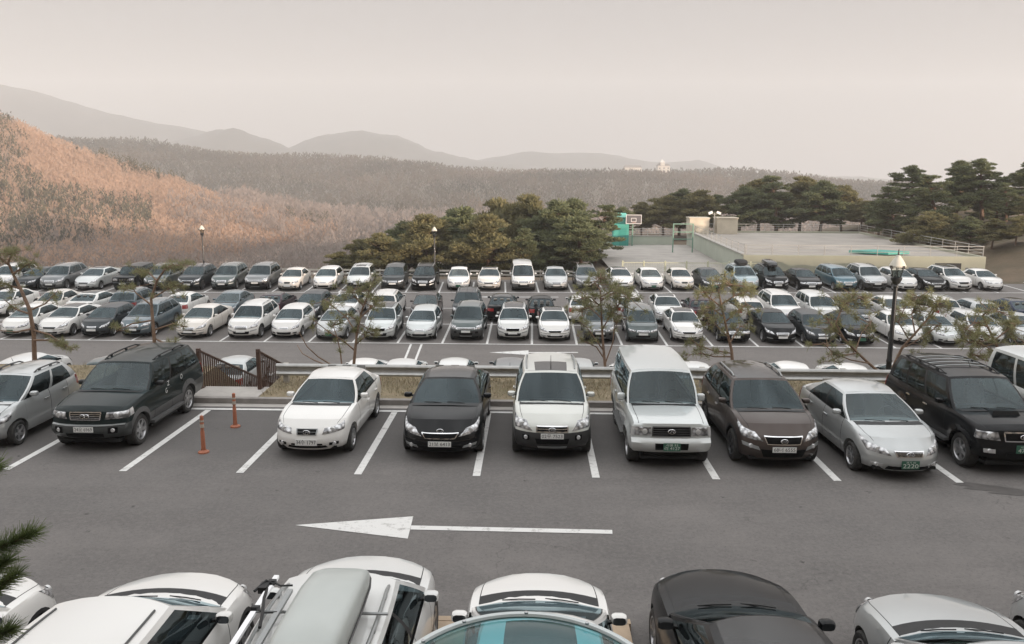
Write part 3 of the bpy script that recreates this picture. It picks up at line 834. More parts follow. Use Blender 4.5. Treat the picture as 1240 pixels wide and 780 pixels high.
SPECS['square_sedan'] = dict(SPECS['old_sedan'], L=4.65, W=1.77, H=1.42, bf=.16, wcf=.93, wcr=.95, br=.14, gr=dict(w0=.42,w1=.42,t0=.68,t1=.93,bars=4,bt=.008), hl=[(.48,.68),(1.05,.68),(1.05,.94),(.48,.94)], txt=None, dc=1.35, drr=3.3, rw=.7)
SPECS['slotted_suv'] = dict(SPECS['boxy_suv'], L=4.4, H=1.68, zs=[(0,.98),(.4,1.04),(1.3,1.1),(2.6,1.1),(4.4,1.12)], drr=4.1, drb=4.26, gr=dict(w0=.5,w1=.5,t0=.6,t1=.86,bars=0,vbars=7,frame=False), txt=None, bump=None, plate='plate_white', platesz=(.5,.11), sideglass='tint_glass', glass='car_glass', mir_h=1.0, step=None, ind=None)
SPECS['crossover'] = dict(SPECS['modern_suv'], L=4.69, W=1.88, H=1.69, wb=2.7, drr=3.95, drb=4.42, gr=dict(w0=.4,w1=.42,t0=.6,t1=.86,bars=3), txt=None, sunroof=None, rim='alloy', emblem='H', glass='car_glass', handle=None)
SPECS['old_compact'] = dict(SPECS['old_sedan'], L=4.3, W=1.68, H=1.4, txt=None, gr=dict(w0=.22,w1=.24,t0=.78,t1=.88,bars=1), bf=.36, wcf=.8, roofarc=.05, drb=3.7)
SPECS['mpv'] = dict(SPECS['minivan'], L=4.6, W=1.82, H=1.66, zs=[(0,.8),(.4,.95),(1.0,1.06),(2.6,1.08),(4.6,1.12)], dc=1.0, drf=1.85, drr=4.1, drb=4.42, bump=None, wr=.32, br=.16, bwr=.08, wcf=.88, bf=.3, roofarc=.05, rw=.74)
mat('green_grey_bumper', (.035,.04,.04), .4, 0, .5, .3, noise=(6,.3,4))
mat('dark_bumper', (.035,.034,.034), .55, noise=(6,.3,4))
mat('pale_bumper', (.5,.51,.5), .35, .3, .5, .3)
# ------------------------------------------------------------------ sky, sun, air
SUN_EL, SUN_AZ = R_(3.0), R_(130)
w = bpy.data.worlds.new('World'); SC.world = w; w.use_nodes = True
nt = w.node_tree; bg = nt.nodes['Background']
sky = nt.nodes.new('ShaderNodeTexSky'); sky.sky_type = 'NISHITA'; sky.sun_disc = False
sky.sun_elevation = SUN_EL; sky.sun_rotation = SUN_AZ; sky.dust_density = 4; sky.air_density = 1.0; sky.altitude = 700
tc = nt.nodes.new('ShaderNodeTexCoord'); sx = nt.nodes.new('ShaderNodeSeparateXYZ')
nt.links.new(tc.outputs['Generated'], sx.inputs['Vector'])
ramp = nt.nodes.new('ShaderNodeValToRGB')
nt.links.new(sx.outputs['Z'], ramp.inputs['Fac'])
E_ = ramp.color_ramp.elements
SKY_K = 10.0
E_[0].position = 0.0; E_[0].color = (.225,.21,.206,1)
E_[1].position = 1.0; E_[1].color = (1.06,1.08,1.10,1)
for p_, c_ in ((.12,(.212,.20,.197)), (.25,(.22,.21,.212)), (.45,(.74,.75,.755))):
    e_ = ramp.color_ramp.elements.new(p_); e_.color = (*c_, 1)
mul = nt.nodes.new('ShaderNodeMix'); mul.data_type = 'RGBA'; mul.blend_type = 'MULTIPLY'; mul.inputs['Factor'].default_value = 1
nt.links.new(ramp.outputs['Color'], mul.inputs['A']); mul.inputs['B'].default_value = (SKY_K, SKY_K, SKY_K, 1)
# uneven brightness of the cloud veil overhead
cn_ = nt.nodes.new('ShaderNodeTexNoise'); cn_.inputs['Scale'].default_value = 2.6; cn_.inputs['Detail'].default_value = 5; nt.links.new(tc.outputs['Generated'], cn_.inputs['Vector'])
cm_ = nt.nodes.new('ShaderNodeMapRange'); nt.links.new(cn_.outputs['Fac'], cm_.inputs['Value'])
for k_, x_ in zip(('From Min','From Max','To Min','To Max'), (.32,.68,.62,1.32)): cm_.inputs[k_].default_value = x_
ch_ = nt.nodes.new('ShaderNodeMapRange'); nt.links.new(sx.outputs['Z'], ch_.inputs['Value'])
ch_.inputs['From Min'].default_value = .22; ch_.inputs['From Max'].default_value = .5
cx_ = nt.nodes.new('ShaderNodeMix'); nt.links.new(ch_.outputs['Result'], cx_.inputs['Factor']); cx_.inputs['A'].default_value = 1.0; nt.links.new(cm_.outputs['Result'], cx_.inputs['B'])
mu2 = nt.nodes.new('ShaderNodeMix'); mu2.data_type = 'RGBA'; mu2.blend_type = 'MULTIPLY'; mu2.inputs['Factor'].default_value = 1
nt.links.new(mul.outputs['Result'], mu2.inputs['A']); nt.links.new(cx_.outputs['Result'], mu2.inputs['B'])
# thin high overcast veiling the clear sky
mixw = nt.nodes.new('ShaderNodeMix'); mixw.data_type = 'RGBA'; mixw.inputs['Factor'].default_value = .9
nt.links.new(sky.outputs['Color'], mixw.inputs['A']); nt.links.new(mu2.outputs['Result'], mixw.inputs['B'])
nt.links.new(mixw.outputs['Result'], bg.inputs['Color']); bg.inputs['Strength'].default_value = .1
sl = bpy.data.lights.new('sun', 'SUN'); sl.energy = 4.0; sl.angle = R_(1.0); sl.color = (1, .80, .64)
so = bpy.data.objects.new('sun', sl); COL.objects.link(so)
sdir = Vector((math.sin(SUN_AZ)*math.cos(SUN_EL), math.cos(SUN_AZ)*math.cos(SUN_EL), math.sin(SUN_EL)))
so.rotation_euler = sdir.to_track_quat('Z', 'Y').to_euler()

hz = MB(); hz.box((0, 1250, 145), (5200, 2980, 350))
ho = hz.build('haze', [], None, False); stuff(ho)
hm = bpy.data.materials.new('haze_air'); hm.use_nodes = True; n_ = hm.node_tree; n_.nodes.clear()
om = n_.nodes.new('ShaderNodeOutputMaterial'); pv = n_.nodes.new('ShaderNodeVolumePrincipled')
pv.inputs['Color'].default_value = (.97,.97,.98,1); pv.inputs['Density'].default_value = .00034; pv.inputs['Anisotropy'].default_value = 0.0
n_.links.new(pv.outputs['Volume'], om.inputs['Volume']); ho.data.materials.append(hm)

# ------------------------------------------------------------------ ground
def asphalt(name, c0, c1, bays=False):
    m = bpy.data.materials.new(name); m.use_nodes = True; MATS[name] = m
    nt = m.node_tree; b = nt.nodes['Principled BSDF']; L = nt.links.new
    tc = nt.nodes.new('ShaderNodeTexCoord')
    def noise(sc, det, vec=None):
        n = nt.nodes.new('ShaderNodeTexNoise'); n.inputs['Scale'].default_value = sc; n.inputs['Detail'].default_value = det
        L(vec or tc.outputs['Object'], n.inputs['Vector']); return n.outputs['Fac']
    def mapr(v, a, b_, c, d):
        q = nt.nodes.new('ShaderNodeMapRange'); L(v, q.inputs['Value'])
        for k, x in zip(('From Min','From Max','To Min','To Max'), (a,b_,c,d)): q.inputs[k].default_value = x
        return q.outputs['Result']
    def mix(f, A, B, blend='MIX'):
        q = nt.nodes.new('ShaderNodeMix'); q.data_type = 'RGBA'; q.blend_type = blend
        if isinstance(f, float): q.inputs['Factor'].default_value = f
        else: L(f, q.inputs['Factor'])
        for s, X in (('A',A),('B',B)):
            if isinstance(X, tuple): q.inputs[s].default_value = (*X,1)
            else: L(X, q.inputs[s])
        return q.outputs['Result']
    mp = nt.nodes.new('ShaderNodeMapping'); mp.inputs['Scale'].default_value = (.16, 1.5, 1); L(tc.outputs['Object'], mp.inputs['Vector'])
    col = mix(mapr(noise(.45, 6), .3, .7, 0, 1), c0, c1)
    col = mix(mapr(noise(.9, 5, mp.outputs['Vector']), .46, .72, 0, .6), col, tuple(c*.60 for c in c0))     # tyre polish and damp streaks along the lane
    col = mix(mapr(noise(2.6, 7), .35, .72, 0, .30), col, tuple(c*.70 for c in c1))                         # blotches
    col = mix(mapr(noise(11, 6), .42, .75, 0, .38), col, tuple(min(1, c*1.35) for c in c0))
    col = mix(mapr(noise(23, 5), .52, .74, 0, .60), col, tuple(c*.50 for c in c1))
    if bays:                                                                                                # newer, darker asphalt in the bays, with the cars' shade painted into it
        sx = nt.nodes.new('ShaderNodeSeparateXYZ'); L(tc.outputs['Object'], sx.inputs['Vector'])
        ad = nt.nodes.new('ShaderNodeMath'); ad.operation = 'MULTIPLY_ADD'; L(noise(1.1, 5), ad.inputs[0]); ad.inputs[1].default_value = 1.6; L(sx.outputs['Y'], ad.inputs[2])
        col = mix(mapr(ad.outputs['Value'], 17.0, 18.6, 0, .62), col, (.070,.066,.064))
    col = mix(mapr(noise(60, 3), .3, .75, 0, .55), col, tuple(min(1, c*1.55) for c in c1))                  # stone chips
    col = mix(mapr(noise(95, 2), .55, .75, 0, .6), col, tuple(c*.4 for c in c0))
    v = nt.nodes.new('ShaderNodeTexVoronoi'); v.inputs['Scale'].default_value = 2.1; wv0 = nt.nodes.new('ShaderNodeVectorMath'); wv0.operation = 'MULTIPLY_ADD'; nz0 = nt.nodes.new('ShaderNodeTexNoise'); nz0.inputs['Scale'].default_value = 9; nz0.inputs['Detail'].default_value = 4; L(tc.outputs['Object'], nz0.inputs['Vector']); L(nz0.outputs['Color'], wv0.inputs[0]); wv0.inputs[1].default_value = (.22,.22,.22); L(tc.outputs['Object'], wv0.inputs[2]); L(wv0.outputs['Vector'], v.inputs['Vector'])
    spot = mapr(v.outputs['Distance'], .03, .13, 1, 0)                                                    # oil drips
    mu = nt.nodes.new('ShaderNodeMath'); mu.operation = 'MULTIPLY'; L(spot, mu.inputs[0]); L(mapr(noise(1.7, 4), .5, .62, 0, .85), mu.inputs[1])
    col = mix(mu.outputs['Value'], col, (.03,.028,.027))
    vc = nt.nodes.new('ShaderNodeTexVoronoi'); vc.feature = 'DISTANCE_TO_EDGE'; vc.inputs['Scale'].default_value = .22
    wv = nt.nodes.new('ShaderNodeVectorMath'); wv.operation = 'MULTIPLY_ADD'
    nz = nt.nodes.new('ShaderNodeTexNoise'); nz.inputs['Scale'].default_value = 1.3; nz.inputs['Detail'].default_value = 5; L(tc.outputs['Object'], nz.inputs['Vector'])
    L(nz.outputs['Color'], wv.inputs[0]); wv.inputs[1].default_value = (1.1,1.1,1.1); L(tc.outputs['Object'], wv.inputs[2]); L(wv.outputs['Vector'], vc.inputs['Vector'])
    ck = nt.nodes.new('ShaderNodeMath'); ck.operation = 'MULTIPLY'; L(mapr(vc.outputs['Distance'], .0, .004, .35, 0), ck.inputs[0]); L(mapr(noise(.3, 2), .5, .6, 0, 1), ck.inputs[1])
    col = mix(ck.outputs['Value'], col, (.035,.033,.032))
    L(col, b.inputs['Base Color']); b.inputs['Roughness'].default_value = .85; b.inputs['Specular IOR Level'].default_value = .35
    bp = nt.nodes.new('ShaderNodeBump'); bp.inputs['Strength'].default_value = .35; bp.inputs['Distance'].default_value = .01
    L(noise(80, 3), bp.inputs['Height']); L(bp.outputs['Normal'], b.inputs['Normal'])
    return m
def worn(name, rgb, thr):
    """road paint with worn patches where the asphalt shows through"""
    m = mat(name, rgb, .7); nt = m.node_tree; b = nt.nodes['Principled BSDF']
    tc = nt.nodes.new('ShaderNodeTexCoord'); n = nt.nodes.new('ShaderNodeTexNoise'); n.inputs['Scale'].default_value = 5; n.inputs['Detail'].default_value = 9; n.inputs['Roughness'].default_value = .75
    nt.links.new(tc.outputs['Object'], n.inputs['Vector'])
    mr = nt.nodes.new('ShaderNodeMapRange'); mr.inputs['From Min'].default_value = thr; mr.inputs['From Max'].default_value = thr+.16
    nt.links.new(n.outputs['Fac'], mr.inputs['Value'])
    mx = nt.nodes.new('ShaderNodeMix'); mx.data_type = 'RGBA'; mx.inputs['A'].default_value = (*rgb,1); mx.inputs['B'].default_value = (.30,.285,.27,1)
    nt.links.new(mr.outputs['Result'], mx.inputs['Factor']); nt.links.new(mx.outputs['Result'], b.inputs['Base Color'])
    return m
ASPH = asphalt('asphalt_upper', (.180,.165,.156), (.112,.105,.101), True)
ASPL = asphalt('asphalt_lower', (.175,.158,.147), (.135,.123,.116))
WHITE = worn('road_paint', (.66,.65,.63), .53)
CONC = mat('concrete', (.46,.43,.40), .85, noise=(1.6,.3,7), bump=(30,.3,.01))
KERB = mat('kerb_stone', (.30,.275,.255), .85, noise=(3,.35,7), bump=(25,.3,.01))
DRY = mat('dry_grass_soil', (.27,.21,.14), .95, noise=(3.5,.3,8,(.17,.145,.085)), bump=(14,.8,.06))
EARTH = mat('valley_floor', (.10,.075,.055), .95, noise=(.03,.3,8,(.07,.06,.04)))
def sheet(name, x0, x1, y0, y1, z, m, zf=None, nx=1, ny=1):
    vs = []; fs = []
    for j in range(ny+1):
        for i in range(nx+1):
            x = x0+(x1-x0)*i/nx; y = y0+(y1-y0)*j/ny
            vs.append((x, y, zf(x, y)+z if zf else z))
    for j in range(ny):
        for i in range(nx): fs.append((j*(nx+1)+i, j*(nx+1)+i+1, (j+1)*(nx+1)+i+1, (j+1)*(nx+1)+i))
    return struct(mk(name, vs, fs, [m], None, None, False))
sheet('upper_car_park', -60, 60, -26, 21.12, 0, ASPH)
g = MB(); g.box((0, 21.24, -.15), (120, .3, .31)); struct(g.build('gutter', [CONC], None, False))
g = MB(); g.box((0, 21.49, -.05), (120, .2, .4)); k_ = g.build('kerb', [KERB], None, False); struct(k_)
g = MB()
for x0, x1 in ((-60,-9.95),(-7.55,60)): g.add([(x0,21.59,-.3),(x1,21.59,-.3),(x1,24.7,-.9),(x0,24.7,-.9),(x0,21.59,.14),(x1,21.59,.14),(x1,24.7,.26),(x0,24.7,.26)], [(0,3,2,1),(4,5,6,7),(0,1,5,4),(1,2,6,5),(2,3,7,6),(3,0,4,7)])
struct(g.build('grass_verge', [DRY], None, False))
g = MB(); g.box((-8.75, 22.0, -.1), (2.36, .82, .5)); struct(g.build('stair_landing', [CONC], None, False))
# embankment between the two levels, notched for the stair
E0, E1, EZ0, EZ1 = 24.7, 31.4, .25, lot_z(31.4)-.02
g = MB()
for x0, x1 in ((-60,-9.95),(-7.55,60)):
    g.add([(x0,E0,EZ0),(x1,E0,EZ0),(x1,E1,EZ1),(x0,E1,EZ1),(x0,E0,-4.6),(x1,E0,-4.6),(x1,E1,-4.6),(x0,E1,-4.6)], [(0,1,2,3),(0,3,7,4),(1,5,6,2)])
struct(g.build('embankment', [DRY], None, False))
sheet('lower_car_park', -75, 75, 31.3, 66.2, 0, ASPL, lambda x, y: lot_z(y), 1, 1)
# painted lines
def line(pts, wd, lower=False, dz=.008):
    """strip of paint between two points"""
    (x0,y0),(x1,y1) = pts; dx, dy = x1-x0, y1-y0; l = math.hypot(dx, dy); nx_, ny_ = -dy/l*wd/2, dx/l*wd/2
    q = [(x0+nx_,y0+ny_),(x0-nx_,y0-ny_),(x1-nx_,y1-ny_),(x1+nx_,y1+ny_)]
    return [(x,y,(lot_z(y) if lower else 0)+dz) for x, y in q]
def markings(name, quads):
    m = MB()
    for q in quads: m.add(q, [tuple(range(len(q)))])
    # turn every marking face up
    o = m.build(name, [WHITE], None, False)
    for p in o.data.polygons:
        if p.normal.z < 0: p.flip()
    return struct(o)
X0, Y0 = -8.6202, 16.1178
qs = [line(((X0+2.5*i, Y0+.0),(X0+2.5*i, 20.72)), .16) for i in range(-9, 18)]
qs.append(line(((-60, 20.82),(60, 20.82)), .15, dz=.012))
qs.append([(-4.2,13.56,.008),(-2.10,13.08,.008),(-2.14,14.02,.008)])
qs.append([(-2.11,13.45,.008),(1.46,13.40,.008),(1.47,13.56,.008),(-2.12,13.62,.008)])
markings('bay_markings_upper', qs)
X1, Y1 = -7.4574, 44.0744
qs = []
for i in range(-22, 26):
    x = X1+2.5*i
    qs.append(line(((x,Y1+.08),(x,Y1+4.95)), .13, True)); qs.append(line(((x,Y1+5.1),(x,Y1+9.9)), .13, True))
for yy in (Y1, Y1+5.02, Y1+10.): qs.append(line(((-65,yy),(65,yy)), .13, True, .012))
X2 = -11.9584
qs += [line(((-65, 57.5),(65, 63.2)), .13, True, .012)]
for i in range(-18, 24):
    x = X2+2.5*i; y = 57.5+(x+65)*5.7/130
    qs.append(line(((x,y+.08),(x-.2,y+4.9)), .13, True))
    xb = X1+2.5*i; qs.append(line(((xb,33.2),(xb,37.9)), .13, True))
qs.append([(x,y,lot_z(y)+.008) for x,y in ((-2.25,42.22),(-.13,41.78),(-.14,42.75))])
qs.append(line(((-.13,42.3),(2.51,42.42)), .16, True))
qs.append([(x,y,lot_z(y)+.008) for x,y in ((-4.0,58.4),(-2.0,58.0),(-2.0,58.9))]); qs.append(line(((-2,58.45),(1.96,58.6)), .16, True))
qs += [line(((-6.66,43.9),(-6.40,38.5)), .12, True), line(((-6.07,43.9),(-5.85,38.5)), .12, True)]
markings('bay_markings_lower', qs)
# stain of spilt water by the black off-roader
mat('damp', (.075,.07,.066), .5, noise=(4,.4,6,(.11,.10,.095)))
m = MB()
for cx, cy2, rx, ry in ((9.35,15.85,.5,.13),(9.75,15.62,.5,.12),(9.0,16.05,.28,.1),(10.2,15.5,.3,.07)):
    pts = [(cx+rx*math.cos(a)*(1+.25*math.sin(3*a+cx)), cy2+ry*math.sin(a)*(1+.3*math.cos(2*a+cx)), .0055+.0007*cx*.1) for a in np.linspace(0, 2*PI, 25)[:-1]]
    m.add(pts, [tuple(range(24))])
struct(m.build('damp_patch', [MATS['damp']], None, False))

# terrain beyond and around the car parks
def fbm(x, y, s):
    return math.sin(x*s+1.3)*math.cos(y*s*1.3+.4)+.5*math.sin(x*s*2.3+y*s*1.7)+.25*math.sin(x*s*5.1-y*s*4.3)
def sm(a, b, x):
    t = min(max((x-a)/(b-a), 0), 1); return t*t*(3-2*t)
def terr(x, y):
    base = lot_z(min(max(y, 31), 66.2))-.12
    right = sm(4, 12, x)
    drop0, drop1 = 67+right*58, 130+right*60
    z = base-(20 if True else 0)*sm(drop0, drop1, y)
    z += sm(38.9, 52, x)*sm(62, 74, y)*5.0*(1-sm(100,150,y))*(.8+.2*fbm(x,y,.3))
    side = sm(72, 110, abs(x)); z -= side*sm(30,60,y)*14*(1 if x < 0 else .2)
    return z+.12*fbm(x, y, .35)*sm(66.5,72,y)
vs = []; fs = []
xs_ = list(np.linspace(-160, -80, 9))+list(np.linspace(-70, 70, 71))+list(np.linspace(80, 160, 9)); ys_ = list(np.linspace(31.5, 66, 6))+list(np.linspace(67, 215, 50))
for y in ys_:
    for x in xs_: vs.append((x, y, terr(x, y)))
nx = len(xs_)
for j in range(len(ys_)-1):
    for i in range(nx-1): fs.append((j*nx+i, j*nx+i+1, (j+1)*nx+i+1, (j+1)*nx+i))
UNDER = mat('forest_floor', (.15,.105,.07), .95, noise=(.35,.3,8,(.085,.07,.042)), bump=(3,.8,.2))
struct(mk('terrain', vs, fs, [UNDER], None, None))
sheet('ground', -2550, 2550, -180, 2700, -24.5, EARTH)
# the hillside behind the building, which keeps the evening sun off the car park
vs = []; fs = []
xs_ = np.linspace(-260, 420, 69); ys_ = np.linspace(-150, -22, 17)
for y in ys_:
    for x in xs_:
        q = sm(-22, -62, y)*sm(-150, -90, y)
        vs.append((x, y, -.1+(9.6+1.0*fbm(x,y,.05))*q))
nx = len(xs_)
for j in range(len(ys_)-1):
    for i in range(nx-1): fs.append((j*nx+i, j*nx+i+1, (j+1)*nx+i+1, (j+1)*nx+i))
struct(mk('hillside', vs, fs, [UNDER], None, None))

# straw-coloured tufts on the verge under the guardrail
mat('straw', (.44,.37,.255), .9, noise=(2.2,.3,4,(.29,.255,.165)))
_r = np.random.default_rng(21)
def straw(n, x0, x1, y0, y1):
    P = np.stack([x0+(x1-x0)*_r.random(n), y0+(y1-y0)*_r.random(n)**.8, np.zeros(n)], 1)
    P[:,2] = .13+(P[:,1]-21.59)*.0386
    d = np.stack([_r.normal(size=n)*.5, _r.normal(size=n)*.5, .5+_r.random(n)], 1); d /= np.linalg.norm(d, axis=1)[:,None]
    s = np.stack([_r.normal(size=n), _r.normal(size=n), np.zeros(n)], 1); s /= np.linalg.norm(s, axis=1)[:,None]
    return np.stack([P-s*.012, P+s*.012, P+d*(.07+.13*_r.random((n,1)))], 1).reshape(-1,3)
v = np.concatenate([straw(16000, -7.5, 16, 21.75, 24.6), straw(2500, -16, -10, 21.75, 24.6)])
stuff(mk('dry_grass', v, [(3*i,3*i+1,3*i+2) for i in range(len(v)//3)], [MATS['straw']], None, None, False))
# ------------------------------------------------------------------ guardrail, stair, lamps, bollards
mat('galvanised', (.46,.455,.44), .42, .65, noise=(4,.25,6))
mat('brown_paint', (.085,.045,.03), .55, noise=(7,.35,6))
mat('lamp_black', (.016,.017,.018), .4, 0, .5, .3)
mat('lamp_cream', (.52,.49,.42), .5)
mat('bollard_orange', (.43,.15,.08), .6, noise=(9,.3,6))
mat('reflector', (.45,.40,.34), .5)
mat('fence_metal', (.55,.52,.46), .5, .3)
mat('post_concrete', (.42,.39,.35), .85, noise=(5,.25,6))
gr_ = empty('guardrail', (0,22.95,0)); tag(gr_, 'long galvanised guardrail along the grass verge behind the front row', 'guardrail')
x0, x1 = -7.45, 58
prof_ = [(.0,.28),(-.05,.30),(-.075,.345),(-.05,.39),(-.005,.42),(.0,.46),(-.005,.50),(-.05,.53),(-.075,.575),(-.05,.62),(0,.64)]
nseg = 16
for sgm in range(nseg):
    a, b = x0+(x1-x0)*sgm/nseg, x0+(x1-x0)*(sgm+1)/nseg
    m = MB(); vs = []; fs = []
    for x in (a+.006, b+.06):
        for (dy, z) in prof_: vs.append((x, dy-.012*(x == a+.006)+.0, z+.15))
    n = len(prof_)
    for k in range(n-1): fs.append((k, n+k, n+k+1, k+1))
    m.add(vs, fs); m.build('rail_beam', [MATS['galvanised']], gr_)
pm_ = None
for k in range(17):
    x = x0+.25+(x1-x0-.5)*k/16
    if pm_ is None:
        m = MB(); m.box((0, .1, .38), (.14, .15, .8), 0); m.box((0, .02, .58), (.1, .04, .3), 1)
        o = m.build('post', [MATS['post_concrete'], MATS['galvanised']], gr_, False); pm_ = o.data
    else:
        o = bpy.data.objects.new('post', pm_); COL.objects.link(o); o.parent = gr_
    o.location = (x, 0, 0)

# stair down to the lower car park
st_ = MB(); ns = 24
for k in range(ns):
    y0 = 22.42+k*.36; z1 = .12-k*.148
    st_.box((-8.75, y0+.18, (z1-4.6)/2), (2.36, .36, z1+4.6))
so_ = st_.build('stair', [CONC], None, False); tag(so_, 'concrete stair going down between brown railings to the lower car park', 'stairs')
def railing(x, label):
    r = empty('stair_railing', (x, 22.4, 0)); tag(r, label, 'railing', 'brown stair railings')
    sl = -.411; ln = 8.3
    def z(y): return .14+sl*y
    m = MB(); m.box((0,0,.68), (.1,.1,1.3), 0); m.build('newel_post', [MATS['brown_paint']], r, False)
    m = MB(); m.box((0,ln,z(ln)+.55), (.1,.1,1.2), 0); m.build('newel_post', [MATS['brown_paint']], r, False)
    m = MB(); m.tube([(0,-.05,1.29),(0,ln,z(ln)+1.12)], .04, 8); m.build('handrail', [MATS['brown_paint']], r)
    m = MB(); m.tube([(0,0,.22),(0,ln,z(ln)+.1)], .028, 6); m.build('bottom_rail', [MATS['brown_paint']], r)
    me = None
    for k in range(1, 52):
        y = ln*k/52
        if me is None:
            m = MB(); m.box((0,0,0), (.03,.034,1.06), 0); o = m.build('picket', [MATS['brown_paint']], r, False); me = o.data
        else:
            o = bpy.data.objects.new('picket', me); COL.objects.link(o); o.parent = r
        o.location = (0, y, z(y)+.6)
railing(-9.5, 'brown picket railing on the left side of the stair beside the dark green off-roader')
railing(-7.78, 'brown picket railing on the right side of the stair at the guardrail end')

def street_lamp(loc, h, label, arm=False):
    r = empty('street_lamp', loc); tag(r, label, 'street lamp', 'black lantern street lamps')
    m = MB(); m.lathe([(.0,-.3),(.17,-.3),(.17,.05),(.13,.1),(.12,.5),(.09,.6),(.075,1.0),(.085,1.02),(.085,1.06),(.072,1.1),(.055,h-.95),(.075,h-.93),(.075,h-.9),(.05,h-.86)], 16); m.build('pole', [MATS['lamp_black']], r)
    m = MB(); m.lathe([(.05,h-.87),(.10,h-.82),(.15,h-.72),(.16,h-.66),(.135,h-.64)], 16); m.build('lantern_base', [MATS['lamp_black']], r)
    m = MB(); m.lathe([(.125,h-.64),(.155,h-.5),(.185,h-.36),(.19,h-.33)], 16); m.build('lantern_glass', [MATS['lamp_glass']], r)
    m = MB()
    for k in range(6):
        a = 2*PI*k/6; c, s = math.cos(a), math.sin(a)
        m.tube([(.13*c,.13*s,h-.65),(.16*c,.16*s,h-.5),(.2*c,.2*s,h-.32)], .011, 5)
    for k in range(4):
        a = PI*k/2+.4; c, s = math.cos(a), math.sin(a); m.box((.22*c,.22*s,h-.34), (.07,.07,.09))
    m.build('lantern_cage', [MATS['lamp_black']], r)
    m = MB(); m.lathe([(.23,h-.34),(.235,h-.31),(.19,h-.22),(.12,h-.1),(.08,h-.06),(.07,h-.02),(.03,h),(0,h)], 18); m.build('cap', [MATS['lamp_cream']], r)
    m = MB(); m.lathe([(.02,h-.01),(.03,h+.05),(.012,h+.1),(.02,h+.13),(0,h+.2)], 10); m.build('finial', [MATS['lamp_black']], r)
glass_mat('lamp_glass', (.8,.78,.72))
street_lamp((10.70, 23.9, -.2), 4.2, 'tall black lantern lamp with cream cap beside the black off-roader')
street_lamp((-27.55, 67.2, -2.2), 4.4, 'small distant black lantern lamp in front of the brown hillside at left')
street_lamp((-8.1, 67.2, -2.1), 4.3, 'small distant black lantern lamp in front of the pine clump')

def bollard(x, y, label):
    r = empty('lane_bollard', (x, y, 0)); tag(r, label, 'bollard', 'orange lane bollards in the empty bay')
    m = MB(); m.lathe([(0,.0),(.125,.0),(.12,.03),(.075,.05),(.06,.07)], 18); m.build('base', [MATS['bollard_orange']], r)
    m = MB(); m.lathe([(.05,.06),(.043,.5),(.034,.52),(.034,.56),(.043,.58),(.043,.68),(.034,.7),(.043,.72),(.043,.77),(.036,.79),(.041,.81),(.038,.86),(.0,.88)], 16); m.build('post', [MATS['bollard_orange']], r)
    m = MB(); m.lathe([(.0445,.59),(.0445,.67)], 16); m.build('reflective_band', [MATS['reflector']], r)
    m = MB(); m.lathe([(.0445,.725),(.0445,.765)], 16); m.build('reflective_band', [MATS['reflector']], r)
bollard(-7.37, 19.3, 'orange flexible bollard standing farther back near the kerb')
bollard(-7.39, 17.37, 'orange flexible bollard standing nearer the lane at the bay mouth')

# metal barrier behind the last row
bf_ = empty('metal_barrier', (0, 66.0, 0)); tag(bf_, 'low pale metal barrier behind the farthest row of cars', 'barrier')
bx0, bx1 = -70, 7.2
for zz in (.75, .45):
    m = MB(); m.box(((bx0+bx1)/2, 0, lot_z(66)+zz), (bx1-bx0, .06, .14)); m.build('rail', [MATS['fence_metal']], bf_, False)
me = None
for k in range(36):
    if me is None:
        m = MB(); m.box((0,.06,.4), (.1,.08,.95)); o = m.build('post', [MATS['fence_metal']], bf_, False); me = o.data
    else: o = bpy.data.objects.new('post', me); COL.objects.link(o); o.parent = bf_
    o.location = (bx0+.3+k*2.2, 0, lot_z(66))

# ------------------------------------------------------------------ entrance canopy and terrace under the camera
mat('terrace_wall', (.42,.36,.29), .85, noise=(2,.2,6), bump=(20,.3,.01))
mat('sandstone', (.50,.38,.27), .8, noise=(4,.25,7), bump=(18,.3,.01))
ht = empty('hotel_building', (0, -2, 0)); tag(ht, 'tan rendered hotel with a low terrace standing behind the nearest row of cars', 'building')
m = MB(); m.box((0, 2.45, 1.95), (64, 4.9, 4.1)); m.build('terrace', [MATS['terrace_wall']], ht, False)
m = MB(); m.box((-3, -11.5, 9.0), (84, 20.4, 18.2)); m.build('wall', [MATS['terrace_wall']], ht, False)
m = MB(); m.box((-3, -11.5, 18.3), (85, 21.4, .45)); m.build('roof', [mat('hotel_roof', (.16,.13,.11), .8)], ht, False)
wm_ = None
for fl in range(4):
    for k in range(17):
        if wm_ is None:
            m = MB(); m.box((0, .02, 0), (2.2, .1, 1.7), 0); m.box((0, .05, -.92), (2.5, .2, .12), 1); o = m.build('window', [mat('hotel_window', (.03,.035,.04), .08, 0, .6), MATS['terrace_wall']], ht, False); wm_ = o.data
        else: o = bpy.data.objects.new('window', wm_); COL.objects.link(o); o.parent = ht
        o.location = (-41+k*4.7, -1.3, 6.2+fl*3.3)
m = MB(); m.box((.06, 8.9, .05), (2.64, 3.0, .11)); m.box((.06, 10.36, .052), (2.7, .12, .118))
slab = m.build('stone_slab', [MATS['sandstone']], None, False); tag(slab, 'tan stone slab on the asphalt under the white car with sunroof', 'slab')
